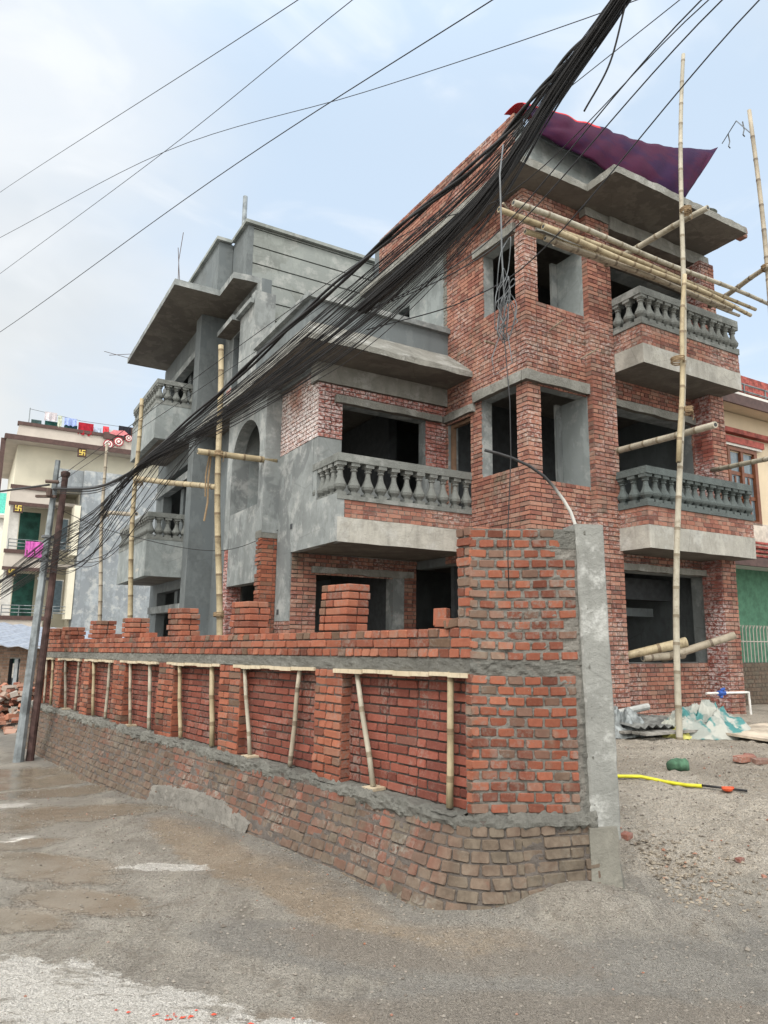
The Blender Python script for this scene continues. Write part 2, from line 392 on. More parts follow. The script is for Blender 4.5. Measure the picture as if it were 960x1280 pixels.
BAL_PROF = [(.062,0),(.062,.05),(.045,.058),(.05,.075),(.082,.12),(.088,.16),(.07,.205),(.045,.27),(.036,.33),(.034,.37),(.05,.385),(.05,.40),(.038,.41),(.06,.44),(.066,.455),(.066,.5)]
_bal = {}
def bal_mesh(h, mat):
    k = (round(h, 3), mat)
    if k not in _bal:
        mb = MB(); s = h / .5
        mb.lathe([(r * 1.2, z * s) for r, z in BAL_PROF[1:-1]], (0, 0, 0), 8, rot=0)
        mb.box(-.078, .078, -.078, .078, 0, .05 * s); mb.box(-.076, .076, -.076, .076, .445 * s, .5 * s)
        o = mb.build('baluster', M[mat]); _bal[k] = o.data; bpy.data.objects.remove(o)
    return _bal[k]
def balcony(parent, x0, x1, y0, y1, zs, zt, zb, zr, ztop, sides, mat='baluster', lower='brick', pitch=.215, label=None, slabmat='concrete'):
    """front at y0, street side at x0. zs slab bottom, zt slab top, zb baluster foot, zr underside of rail, ztop rail top"""
    b = empty('balcony'); b.parent = parent
    if label: b['label'] = label
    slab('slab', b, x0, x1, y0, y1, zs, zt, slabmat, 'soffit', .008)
    T = .14
    if lower == 'brick':
        mb = MB()
        if 'f' in sides:
            wallgrid(mb, fy(y0 + .02), x0 + .02, x1 - .0, zt + .002, zb - .07, (), T, 0, 0, 0)
            bricks(mb, fy(y0 + .02), x0 + .02, x1, zt + .002, zb - .07, mi=1, ch=.07, jit=.004)
        if 's' in sides:
            wallgrid(mb, fx(x0 + .02), y0 + .02 + T, y1, zt + .002, zb - .07, (), T, 0, 0, 0)
            bricks(mb, fx(x0 + .02), y0 + .02, y1, zt + .002, zb - .07, mi=1, ch=.07, jit=.004)
        if 'r' in sides: mb.box(x1 - T, x1 - .003, y0 + .03 + T, y1, zt + .002, zb - .07, 0)
        mb.build('brick_course', [M['mortar'], M['brick_new' if lower == 'x' else 'brick']], b)
    elif lower == 'solid':
        mb = MB()
        mb.box(x0 - .004, x1, y0 - .004, y0 + T, zs - .004, zb - .07)
        mb.box(x0 - .004, x0 + T, y0 + T + .001, y1, zs - .004, zb - .07)
        mb.build('solid_parapet', M['plaster_lite'], b)
    def bar(z0, z1, over, name, m):
        mb = MB(); mids = []
        f = dict(f=(x0 - over, x1 + over * 0, y0 - over, y0 + T + over), s=(x0 - over, x0 + T + over, y0 + T + over + .001, y1))
        if 'f' in sides: mb.box(*f['f'], z0, z1)
        if 's' in sides: mb.box(*f['s'], z0, z1)
        if 'r' in sides: mb.box(x1 - T - over, x1, y0 + T + over + .001, y1, z0, z1)
        o = mb.build(name, M[m], b)
        return o
    bar(zb - .07, zb, .012, 'base_rail', mat); 
    hb = zr - zb; me = bal_mesh(hb, mat)
    c = .5 * T
    pts = []
    if 'f' in sides:
        n = max(2, int(round((x1 - x0 - .1) / pitch))); pts += [(lerp(x0 + c, x1 - .07, i / n), y0 + c) for i in range(n + 1)]
    if 's' in sides:
        n = max(2, int(round((y1 - y0 - .1) / pitch))); pts += [(x0 + c, lerp(y0 + c, y1 - .05, i / n)) for i in range(1, n + 1)]
    if 'r' in sides:
        n = max(2, int(round((y1 - y0 - .1) / pitch))); pts += [(x1 - c, lerp(y0 + c, y1 - .05, i / n)) for i in range(1, n + 1)]
    for x, y in pts:
        o = bpy.data.objects.new('baluster', me); COL.objects.link(o); o.parent = b
        o.location = (x, y, zb); o.rotation_euler = (random.uniform(-.02, .02), random.uniform(-.02, .02), random.uniform(-.06, .06))
    bar(zr, ztop, .02, 'rail', mat)
    return b

# ================================================================== THE UNFINISHED HOUSE
H = empty('unfinished_house', (HO[0], HO[1], 0), HA)
tag(H, 'unfinished three storey brick and cement house with balustraded balconies behind the new brick wall', 'house')
G = .45
# --- tower, street side
st_holes = [(.22, 1.1, 7.38, 8.62), (.25, 1.2, 4.48, 5.88), (1.5, 2.22, 3.6, 5.72), (1.45, 3.3, G, 3.05)]
st_holes += [(-1, 2.4, 3.2, 3.21)]
brick_wall('brick_wall', H, fx(0), 0, 2.3, G, 9.35, st_holes[:4], 'brick', rev='plaster')
plaster_wall('plaster_wall', H, fx(-.012), 2.3, 4.95, 6.42, 9.34, [(3.6, 4.05, 7.9, 8.72)], 'plaster_lite', thick=.24, rev='plaster_dark')
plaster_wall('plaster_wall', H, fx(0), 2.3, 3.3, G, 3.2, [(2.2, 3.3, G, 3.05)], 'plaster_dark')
# ragged brick toothing beside the rendered part
mb = MB(); bricks(mb, fx(-.012), 2.22, 2.33, 6.9, 9.3, ch=.075, mi=0, out=.012, drop=.0, jit=.012); mb.build('brick_toothing', [M['mortar_lump']], H)
# --- tower, front
fr_holes = [(.27, 1.32, 7.32, 8.6), (.27, 1.32, 4.26, 5.86)]
brick_wall('brick_wall', H, fy(0), 0.0, 1.32, G, 9.35, fr_holes, 'brick')
# corner post inner faces closed with brick
mb = MB()
for z0, z1 in ((4.27, 5.87), (7.33, 8.6)):
    mb.box(.004, .262, .004, .218, z0, z1)
mb.build('corner_post', M['mortar'], H)
for z0, z1 in ((4.22, 5.86), (7.28, 8.6)):
    bx('window_reveal', H, 'plaster_lite', 1.322, 1.42, -.02 if z0 < 5 else -.015, .66, z0 - .02, z1)
    bx('reveal_edge', H, 'plaster', 1.2, 1.322, .60, .66, z0, z1)
# pier
brick_wall('brick_pier', H, fy(-.13), 1.34, 1.9, G, 9.2, (), 'brick', thick=.36, rev='mortar')
for P in (fx(1.335), lambda u, z, d: (1.905 + d, u, z)):
    mb = MB(); bricks(mb, P, -.13, .0, G, 9.2, mi=0, out=.004); mb.build('pier_side_bricks', M['brick'], H)
lintel(H, 1.31, 1.93, -.16, .1, 9.2, 9.36, 'pier_cap')
# front wall right of the pier
holes = [(2.0, 4.36, 1.36, 2.92), (1.97, 4.22, 3.72, 5.83), (1.97, 4.22, 6.85, 8.55)]
brick_wall('brick_wall', H, fy(.1), 1.9, 4.6, G, 9.1, holes, 'brick', thick=.32)
brick_wall('brick_column', H, fy(-.3), 4.27, 4.66, G, 9.12, (), 'brick', thick=.39, rev='mortar')
for P in (fx(4.265), lambda u, z, d: (4.665 + d, u, z)):
    mb = MB(); bricks(mb, P, -.3, .1, G, 9.12, mi=0); mb.build('column_side_bricks', M['brick_dim'], H)
lintel(H, 1.9, 4.7, -.2, .12, 9.1, 9.35, 'beam', 'eave')
# lintel bands
lintel(H, -.10, .0, .02, 1.35, 5.88, 6.05); lintel(H, -.10, 1.34, -.10, .0, 5.87, 6.04)
lintel(H, -.09, .0, .18, 1.3, 8.62, 8.77); lintel(H, .25, 1.3, -.07, 0, 8.61, 8.72)
lintel(H, -.09, .0, 1.36, 2.3, 5.73, 5.88)
lintel(H, 1.95, 4.42, -.0, .1, 5.83, 5.97); lintel(H, 1.93, 4.6, .0, .1, 2.92, 3.04)
lintel(H, 1.93, 4.26, .02, .1, 8.55, 8.68)
# door frame on the first floor
mb = MB(); mb.box(.05,.13,1.52,1.58,3.6,5.7); mb.box(.05,.13,2.14,2.2,3.6,5.7); mb.box(.05,.13,1.58,2.14,5.63,5.7); mb.build('door_frame', M['woodframe'], H)
# storey slabs and closing walls
for z0, z1 in ((3.2, 3.59), (6.35, 6.7)):
    slab('floor_slab', H, .02, 4.58, .25, 4.9, z0 + .01, z1 - .01, seg=1)
    slab('floor_slab', H, -2.6, .5, 3.6 if z0 < 4 else 2.5, 12.2, z0 + .01, z1 - .01, seg=1)
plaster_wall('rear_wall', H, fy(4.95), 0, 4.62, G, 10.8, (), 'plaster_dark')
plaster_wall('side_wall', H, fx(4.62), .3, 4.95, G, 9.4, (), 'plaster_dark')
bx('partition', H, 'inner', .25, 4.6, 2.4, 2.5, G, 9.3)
bx('rear_block_wall', H, 'plaster_dark', .5, .72, 4.96, 12.3, G, 11.0)
bx('rear_block_wall', H, 'plaster_dark', -3.1, .5, 12.1, 12.3, G, 9.4)
bx('stair_flight', H, 'plaster_dark', 2.3, 4.2, 1.2, 1.6, 2.2, 2.36)
bx('inner_beam', H, 'inner', 2.6, 4.4, .9, 1.2, 2.5, 2.9)
# tower roof
poly_slab('eave', H, [(-.5,-.5),(1.03,-.5),(1.03,-1.12),(4.56,-1.12),(4.62,4.9),(-.5,4.95)], 9.36, 9.5)
brick_wall('roof_parapet', H, fx(0), .16, 4.95, 9.5, 10.92, (), 'brick', thick=.2, rev='mortar', jit=.004)
plaster_wall('roof_parapet', H, fy(.0), 0.0, 4.2, 9.49, 10.45, (), 'plaster_lite', thick=.15)
bx('roof_parapet_cap', H, 'plaster_dark', -.03, 4.25, -.04, .18, 10.45, 10.52)
bx('roof_box', H, 'plaster_dark', 3.9, 4.45, -.6, .0, 9.5, 9.98)
mb = MB(); bricks(mb, fy(-1.0), 4.56, 4.78, 9.4, 9.62, ch=.072, mi=0, jit=.012); mb.box(4.57, 4.77, -.999, -.85, 9.4, 9.6); mb.build('eave_end_bricks', M['brick'], H)
# balconies of the front
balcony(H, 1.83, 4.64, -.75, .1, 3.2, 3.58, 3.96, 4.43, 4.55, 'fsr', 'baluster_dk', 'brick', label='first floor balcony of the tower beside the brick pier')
balcony(H, 1.92, 4.60, -.75, .1, 6.36, 6.7, 7.13, 7.6, 7.73, 'fsr', 'baluster', 'brick', label='top floor balcony under the bamboo bundle')

# --- middle block
brick_wall('brick_wall', H, fy(2.3), -2.65, 0, 3.6, 6.06, [(-2.2, -.46, 4.3, 5.73), (-3, -2.2, 3.5, 5.08), (-2.21, 0, 3.5, 4.3), (-.47, 0, 3.5, 4.75)], 'brick_dim', rev='plaster', mort='mortar_dk')
plaster_wall('plaster_wall', H, fy(2.29), -2.65, 0, 3.6, 5.08, [(-2.2, -.46, 4.3, 5.3), (-.3, 1, 4.75, 6)], 'plaster', thick=.2)
lintel(H, -2.35, -.15, 2.2, 2.32, 5.73, 5.86)
lintel(H, -2.72, -.02, 2.22, 2.5, 6.06, 6.4, 'beam', 'eave', .006)
brick_wall('brick_wall', H, fx(-2.65), 2.3, 3.95, 5.08, 6.4, (), 'brick_white')
lintel(H, -2.72, -2.6, 2.5, 3.9, 6.3, 6.42, 'beam', 'plaster_dark')
# rendered street wall, balcony side included
mb = MB(); P = fx(-2.66)
wallgrid(mb, P, 1.5, 3.95, 3.2, 5.08, [(0, 2.45, 3.97, 6)], .14, 0, 0, 0)
wallgrid(mb, P, 3.3, 3.95, 2.0, 3.199, (), .14, 0, 0, 0)
mb.build('plaster_wall', M['plaster'], H)
mb = MB()
for y, z in ((3.25, 3.62), (3.75, 2.12)):
    mb.box(-2.668, -2.6, y, y + .09, z, z + .09)
mb.build('putlog_hole', M['inner'], H)
brick_wall('brick_wall', H, fx(-2.64), 3.3, 4.1, G, 2.0, (), 'brick')
brick_wall('brick_wall', H, fy(3.3), -2.63, .08, G, 3.2, [(-2.15, -.55, 1.0, 2.86), (-.02, .08, G, 3.1)], 'brick', mort='mortar_dk')
bx('window_jamb', H, 'plaster', -.552, -.30, 3.27, 3.5, 1.0, 2.86)
lintel(H, -2.25, -.1, 3.22, 3.32, 2.86, 2.98)
balcony(H, -2.64, -.0, 1.5, 2.3, 3.2, 3.59, 3.95, 4.5, 4.63, 'f', 'baluster', 'brick', .25, label='first floor balcony of the middle block')
b2 = empty('balcony_return'); b2.parent = H
me = bal_mesh(.55, 'baluster')
for y in (1.8, 2.0, 2.2, 2.38):
    o = bpy.data.objects.new('baluster', me); COL.objects.link(o); o.parent = b2; o.location = (-2.57, y, 3.95)
bx('rail', b2, 'baluster', -2.66, -2.48, 1.67, 2.46, 4.5, 4.62)
slab('balcony_floor', H, -2.62, .02, 2.3, 3.3, 3.21, 3.58, under='soffit')
# sloping eave over the middle block
mb = MB()
def eave_strip(pa, pb, qa, qb, n=22):
    # pa->pb outer edge, qa->qb inner upper edge (plan), with rough surface
    rows = [(6.40, 0), (6.50, 0), (6.64, .24), (6.84, .58), (7.08, 1.0)]
    for i in range(n):
        for k in range(len(rows) - 1):
            vs = []
            for (ii, kk) in ((i, k), (i + 1, k), (i + 1, k + 1), (i, k + 1)):
                t = ii / n; z, s_ = rows[kk]
                x = lerp(lerp(pa[0], pb[0], t), lerp(qa[0], qb[0], t), s_); y = lerp(lerp(pa[1], pb[1], t), lerp(qa[1], qb[1], t), s_)
                v = noise.noise_vector(Vector((x * 3, y * 3, z * 6))) * .018
                vs.append((x + v.x, y + v.y, z + v.z))
            mb.add(vs, [(0, 1, 2, 3)], 0)
eave_strip((-3.3, 1.42), (-.002, 1.42), (-2.9, 2.2), (-.002, 2.2)); eave_strip((-3.3, 7.9), (-3.3, 1.42), (-2.9, 7.9), (-2.9, 2.2), 40)
mb.box(-3.28, -.01, 1.45, 2.3, 6.40, 6.42, 1); mb.box(-3.28, -2.5, 2.3, 7.9, 6.40, 6.42, 1)
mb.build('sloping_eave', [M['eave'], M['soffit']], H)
slab('roof_slab', H, -2.7, .02, 2.3, 6.2, 6.44, 6.7, seg=1)
plaster_wall('roof_parapet', H, fy(2.2), -2.9, -.01, 6.5, 7.5, (), 'plaster_dark', thick=.12)
plaster_wall('roof_parapet', H, fx(-2.9), 2.33, 4.9, 6.5, 7.5, (), 'plaster_dark', thick=.12)
mb = MB(); mb.box(-2.98, -.01, 2.12, 2.38, 7.5, 7.6); mb.box(-2.98, -2.72, 2.381, 4.9, 7.5, 7.6); mb.build('parapet_coping', M['plaster'], H)

# --- bay with the arch
def arch_poly(y0, y1, zs, rise, n=18):
    c = (y0 + y1) / 2; r = (y1 - y0) / 2
    return [(c - r * math.cos(math.pi * i / n), zs + rise * math.sin(math.pi * i / n)) for i in range(n + 1)]
mb = MB(); P = fx(-2.97); A = arch_poly(4.25, 5.9, 5.28, .76); T = .25
q = lambda pts: mb.add([P(*p) for p in pts], [tuple(range(len(pts)))], 0)
for d in (0, -T):
    for i in range(len(A) - 1):
        (a, za), (b, zb_) = A[i], A[i + 1]; q([(a, za, d), (b, zb_, d), (b, 6.4, d), (a, 6.4, d)])
for i in range(len(A) - 1):
    (a, za), (b, zb_) = A[i], A[i + 1]; q([(a, za, 0), (b, zb_, 0), (b, zb_, -T), (a, za, -T)])
mb.build('arch_wall', M['plaster'], H)
bx('pilaster', H, 'plaster', -2.972, -2.6, 3.95, 4.25, 3.62, 6.4)
bx('pilaster', H, 'plaster', -2.972, -2.6, 5.9, 6.22, 3.5, 6.4)
bx('arch_reveal', H, 'plaster_lite', -2.6, -2.2, 5.9, 6.0, 4.2, 6.35)
bx('plaster_panel', H, 'plaster', -2.968, -2.75, 4.15, 5.89, 2.72, 4.2)
bx('sill', H, 'plaster', -2.75, -2.3, 4.15, 5.9, 4.05, 4.2)
mb = MB(); bricks(mb, fx(-2.95), 3.97, 4.23, G, 3.62, mi=1, out=.02, jit=.008, lod=1); bricks(mb, fy(3.97), -2.95, -2.66, G, 3.62, mi=1, out=.006, jit=.006)
mb.box(-2.95, -2.62, 3.975, 4.23, G, 3.62, 0); mb.build('brick_pier', [M['mortar_dk'], M['brick_new']], H)
mb = MB(); bricks(mb, fx(-2.95), 5.9, 6.15, G, 3.5, mi=1, out=.012, jit=.006); bricks(mb, fy(5.9), -2.95, -2.66, G, 3.5, mi=1, out=.006, jit=.006)
mb.box(-2.95, -2.62, 5.903, 6.15, G, 3.5, 0); mb.build('brick_pier', [M['mortar_dk'], M['brick_dim']], H)
bx('mortar_cap', H, 'mortar_lump', -2.985, -2.64, 3.955, 4.245, 3.52, 3.66)
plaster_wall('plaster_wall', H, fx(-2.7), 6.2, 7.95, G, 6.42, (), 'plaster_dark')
bx('lobby_wall', H, 'inner', -.5, -.3, 3.6, 6.1, G, 6.3)
# --- tall column
bx('column', H, 'plaster_dark', -3.28, -2.55, 7.9, 8.36, G, 9.45)
# --- rear block, street side
holes = [(6.75, 7.25, 6.95, 8.72)]
plaster_wall('plaster_wall', H, fx(-2.66), 5.45, 7.92, 6.42, 9.45, holes, 'plaster', rev='plaster_dark')
for a_, b_, z_ in ((6.3, 6.72, 7.75), (7.27, 7.6, 7.5)):
    mb = MB(); bricks(mb, fx(-2.66), a_, b_, 6.5, z_, mi=0, out=.01); mb.build('bare_brick_patch', M['brick_dim'], H)
lintel(H, -3.0, -2.66, 6.35, 7.5, 8.76, 8.88, 'window_hood', 'plaster', .003)
mb = MB(); mb.box(-2.82, -2.36, 5.35, 5.6, 6.45, 9.08); mb.box(-2.81, -2.662, 5.6, 6.34, 6.45, 8.98); mb.box(-2.92, -2.83, 5.4, 6.4, 8.8, 8.9); mb.build('stepped_pilaster', M['plaster'], H)
mb = MB()
zz = 6.7
while zz < 11.05:
    z1 = min(zz + .43, 11.06)
    mb.add([(-2.66, 6.15, zz + .02), (.62, 6.15, zz + .02), (.62, 6.165, z1), (-2.66, 6.165, z1), (-2.66, 6.35, zz + .02), (.62, 6.35, zz + .02), (.62, 6.35, z1), (-2.66, 6.35, z1)],
           [(0,1,2,3),(0,4,5,1),(3,2,6,7),(0,3,7,4),(1,5,6,2),(4,7,6,5)], 0)
    mb.box(-2.65, .61, 6.19, 6.34, z1 - .001, z1 + .022, 1); zz += .43
mb.build('grooved_wall', [M['stripe'], M['inner']], H)
mb = MB(); mb.box(-2.80, -2.661, 6.151, 7.25, 9.55, 11.06); mb.box(-3.15, -2.9, 7.2, 9.7, 9.55, 11.06); mb.box(-2.9, -2.81, 7.2, 7.3, 9.55, 11.06); mb.box(-3.15, .6, 9.7, 9.9, 9.55, 11.06)
mb.build('roof_parapet', M['plaster_dark'], H)
mb = MB(); mb.box(-2.88, .66, 6.07, 6.36, 11.07, 11.15); mb.box(-2.88, -2.6, 6.361, 7.12, 11.07, 11.15); mb.box(-3.23, -2.85, 7.121, 9.95, 11.07, 11.15)
mb.build('parapet_coping', M['stripe'], H)
poly_slab('eave', H, [(-2.8,5.72),(-3.2,5.78),(-3.2,6.75),(-4.23,6.75),(-4.23,12.2),(.4,12.2),(.4,6.4),(-2.62,6.4),(-2.62,5.72)], 9.45, 9.59, 'plaster', 'soffit', amp=.006)
# street wall behind the rear balconies
holes = [(8.75, 11.4, G, 2.85), (8.75, 11.4, 3.7, 5.95), (8.75, 11.4, 6.8, 8.95)]
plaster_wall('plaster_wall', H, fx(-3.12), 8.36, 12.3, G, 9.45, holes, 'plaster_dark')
for z in (2.3, 5.5, 8.6): bx('lintel', H, 'plaster', -3.22, -3.0, 8.4, 12.0, z, z + .18)
bx('inner_column', H, 'plaster_dark', -2.95, -2.7, 9.9, 10.2, G, 9.4)
balcony(H, -4.08, -3.14, 8.5, 11.35, 6.36, 6.6, 7.28, 7.72, 7.83, 'fs', 'baluster', 'solid', .23, label='upper balcony at the far corner of the house')
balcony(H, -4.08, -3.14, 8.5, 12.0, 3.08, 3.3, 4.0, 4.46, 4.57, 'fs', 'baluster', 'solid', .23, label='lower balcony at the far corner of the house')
# metal pipe, rebar tips on roof
mb = MB(); mb.tube([(-2.32, 8.0, 9.6), (-2.32, 8.0, 13.0)], .06, 10); mb.build('roof_pipe', M['steel'], H, smooth=True)
mb = MB(); mb.tube([(-4.1, 7.0, 9.5), (-4.12, 7.0, 10.2), (-4.06, 7.0, 10.9)], .008, 5); mb.tube([(-4.05, 7.0, 9.5), (-4.1, 7.02, 10.0), (-4.15, 7.02, 10.5)], .008, 5)
mb.tube([(-4.2, 11.9, 9.5), (-4.9, 12.0, 9.6)], .008, 5); mb.tube([(-4.2, 11.5, 9.5), (-4.8, 11.7, 9.4)], .008, 5)
mb.build('rebar', M['iron'], H)
for p_, q_, r_ in (((.02, .25, 8.95), (-.35, .1, 9.0), .02), ((.02, .8, 6.8), (-.3, .7, 6.75), .02), ((.5, .02, 6.85), (.55, -.3, 6.95), .012), ((1.2, .02, 6.5), (1.3, -.35, 6.6), .01)):
    mb = MB(); mb.tube([p_, q_], r_, 6); mb.build('putlog_stub', M['bamboo_grey'], H)
# ================================================================== GROUND
def ground_z(X, Y):
    xw, yw = w_inv(X, Y)
    d = max(0.0, min(xw - .15, Y - 5.0 + .12 * math.sin(X * 2.1)))
    z = .5 * (1 - math.exp(-d / 2.0))
    z -= .22 * sstep(6.0, 10.5, Y) * (1 - sstep(.1, 1.5, xw))
    z -= .9 * sstep(13, 24, Y) * (1 - sstep(.1, 2.0, xw))
    n1 = noise.noise(Vector((X * .8, Y * .8, 0))) * .03 + noise.noise(Vector((X * 3, Y * 3, 4))) * .012
    rough = sstep(0, .6, d)
    n2 = noise.noise(Vector((X * 9, Y * 9, 2))) * (.007 + .024 * rough) + noise.noise(Vector((X * 20, Y * 20, 2))) * (.003 + .018 * rough)
    # soil heaped against the foot of the corner
    heap = .16 * math.exp(-((X - 1.35) ** 2 / .3 + (Y - 4.95) ** 2 / .05)) + .05 * math.exp(-((X - .9) ** 2 / .2 + (Y - 4.7) ** 2 / .04))
    far = 1 - sstep(15, 40, math.hypot(X, Y))
    return z + (n1 + n2) * far + heap * (1 - rough * .4)
def axis(lo, hi, step, far):
    a = list(np.arange(lo, hi, step)); s_ = step; q = hi
    while q < far: a.append(q); s_ *= 1.35; q += s_
    s_ = step; q = lo - s_
    while q > -far: a.insert(0, q); s_ *= 1.35; q -= s_
    return a
xs = axis(-6.5, 7.0, .055, 500); ys = axis(2.6, 13.5, .055, 500)
nx, ny = len(xs), len(ys)
vs = [(x, y, ground_z(x, y)) for y in ys for x in xs]
fs = [(j * nx + i, j * nx + i + 1, (j + 1) * nx + i + 1, (j + 1) * nx + i) for j in range(ny - 1) for i in range(nx - 1)]
me = bpy.data.meshes.new('ground'); me.from_pydata(vs, [], fs); me.update()
def blobs(lst):
    def f(x, y):
        m = 0
        for cx, cy, rx, ry, a in lst:
            dx, dy = x - cx, y - cy; c, s_ = math.cos(a), math.sin(a)
            u = (c * dx + s_ * dy) / rx; v = (-s_ * dx + c * dy) / ry
            m = max(m, 1 - (u * u + v * v) * .5)
        return max(0.0, m)
    return f
pale_patch = blobs([(-1.75, 3.80, .5, .34, -.2), (-1.1, 3.64, .5, .24, -.25), (-.35, 3.38, .55, .18, -.3), (-1.0, 3.1, 1.3, .35, 0), (-1.6, 5.72, .34, .10, .05), (-3.1, 6.5, .15, .08, .9), (-3.9, 8.0, .2, .12, .9)])  # pale patches coloured into the ground, one large group and a few small
wet = blobs([(-3.1, 7.7, .9, .45, .3), (-2.5, 5.7, .75, .3, -.5), (-4.6, 9.7, 1.3, .45, 1.0), (-1.9, 5.0, .55, .22, -.3), (-3.7, 6.8, .7, .45, .6), (-4.0, 8.9, 1.1, .4, .9), (-5.2, 10.3, 1.0, .5, .8), (-3.0, 6.3, .4, .2, .6), (-2.2, 4.7, .4, .2, -.2)])
mud = blobs([(.3, 4.35, .9, .3, -.2), (-.5, 5.3, 1.0, .3, -1.0), (-1.5, 6.4, 1.2, .3, -1.0), (1.0, 3.6, 1.4, .25, 0)])
asph_shade = blobs([(1.4, 3.7, 1.5, .75, .1), (-.3, 4.35, .8, .25, -.3), (.6, 3.1, 1.6, .4, 0), (2.6, 4.4, .9, .4, .4)])  # asphalt zones, joined further down by painted foot shade
AS = []; AL = []; AW = []; AM = []; AP = []
for (x, y, z) in vs:
    if abs(x) < 9 and y < 16:
        AL.append(pale_patch(x, y)); AW.append(wet(x, y)); AM.append(mud(x, y)); xw, yw = w_inv(x, y); ft = sstep(.75, .1, abs(xw + .2)) * sstep(-.9, -.1, yw) * .55; AS.append(max(asph_shade(x, y), ft)); AP.append(sstep(0, .5, min(xw - .2, y - 5.2)))  # ft: contact shade painted as darker soil along the wall foot
    else: AL.append(0); AW.append(0); AM.append(0); AP.append(0); AS.append(0)
for nm, A_ in (('pale_patch', AL), ('wet', AW), ('mud', AM), ('asph_shade', AS), ('plot', AP)):
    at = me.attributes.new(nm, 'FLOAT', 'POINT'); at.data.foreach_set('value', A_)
me.polygons.foreach_set('use_smooth', [True] * len(fs))
n = NT('street_ground')
base = n.mix(n.rng(n.noise(1.3, 5, .6), .3, .7), (.37,.335,.285), (.54,.50,.44))
spk = n.voro(75, out='Color'); sp = n.sep(spk)
base = n.mix(n.rng(sp[0], .6, 1.0, 0, .35), base, (.50,.46,.40))
base = n.mix(n.rng(sp[1], .7, 1.0, 0, .4), base, (.17,.155,.135))
base = n.mix(n.rng(n.noise(220, 3, .7), .35, .7, .0, .4), base, (.14,.13,.115))
base = n.mix(n.rng(n.noise(.7, 4, .6, off=(3, 1, 0)), .5, .62, 0, .5), base, (.28,.255,.225))
base = n.mix(n.rng(n.noise(3.2, 6, .7, dist=1.2, off=(6, 2, 0)), .5, .7, 0, .55), base, (.24,.20,.155))
tr = n.noise(2.2, 5, .6, vec=None, stretch=(2.6, .45, 1), dist=.5)
base = n.mix(n.rng(tr, .5, .64, 0, .4), base, (.52,.48,.41))
base = n.mix(n.rng(n.noise(5, 5, .7, stretch=(1, .35, 1)), .52, .7, 0, .5), base, (.17,.15,.12))
plotc = n.mix(n.rng(n.noise(1.1, 5, .6), .35, .65), (.37,.32,.26), (.56,.50,.42))
plotc = n.mix(n.rng(n.noise(45, 5, .75), .45, .7, 0, .65), plotc, (.13,.115,.10))
plotc = n.mix(n.rng(sp[0], .7, 1.0, 0, .5), plotc, (.5,.48,.44))
base = n.mix(n.rng(n.math('ADD', n.attr('plot'), n.math('MULTIPLY', n.math('SUBTRACT', n.noise(4, 4), .5), .7)), .3, .7), base, plotc)
nz = n.math('MULTIPLY', n.math('SUBTRACT', n.noise(5, 6, .7), .5), 1.1)
base = n.mix(n.math('MULTIPLY', n.rng(n.math('ADD', n.attr('mud'), nz), .3, .7), .55), base, (.36,.26,.165))
base = n.mix(n.math('MULTIPLY', n.rng(n.math('ADD', n.attr('asph_shade'), nz), .15, .6), .62), base, n.mix(n.rng(n.noise(160, 4, .75), .4, .62), (.17,.165,.155), (.36,.34,.31)))
wm = n.rng(n.math('ADD', n.attr('wet'), n.math('MULTIPLY', nz, 1.1)), .25, .75)
base = n.mix(n.math('MULTIPLY', wm, .8), base, n.mix(n.noise(3, 4), (.085,.068,.045), (.16,.13,.092)))
lm = n.rng(n.math('ADD', n.attr('pale_patch'), n.math('MULTIPLY', n.math('SUBTRACT', n.noise(5, 9, .8, stretch=(1, 1.5, 1)), .5), 2.6)), .45, .58)
lm = n.math('MULTIPLY', lm, n.rng(n.attr('pale_patch'), .02, .25))
lm = n.math('MULTIPLY', lm, n.rng(n.noise(3.5, 6, .7, stretch=(1, 2.6, 1), off=(2, 2, 0), dist=.8), .36, .47, .12, 1))
base = n.mix(n.math('MULTIPLY', lm, .93), base, n.mix(n.rng(n.noise(90, 4, .7), .35, .7), (.82,.79,.74), (.55,.52,.47)))
rough = n.math('SUBTRACT', .88, n.math('MULTIPLY', n.rng(wm, .3, .6), .84))
damp = n.rng(n.noise(.9, 4, .6, off=(9, 3, 0)), .45, .65, 0, .35)
rough = n.math('SUBTRACT', rough, n.math('MULTIPLY', damp, n.math('SUBTRACT', 1, n.attr('plot'))), clamp=True)
hb = n.math('MULTIPLY', n.math('SUBTRACT', 1, wm), n.voro(90))
nb = n.bump(hb, 1, .02)
nb = n.bump(n.math('MULTIPLY', n.noise(28, 6, .75), n.math('SUBTRACT', 1.05, wm)), 1, .05, nb)
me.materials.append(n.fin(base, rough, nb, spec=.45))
go = bpy.data.objects.new('ground', me); COL.objects.link(go); tag(go, kind='structure')

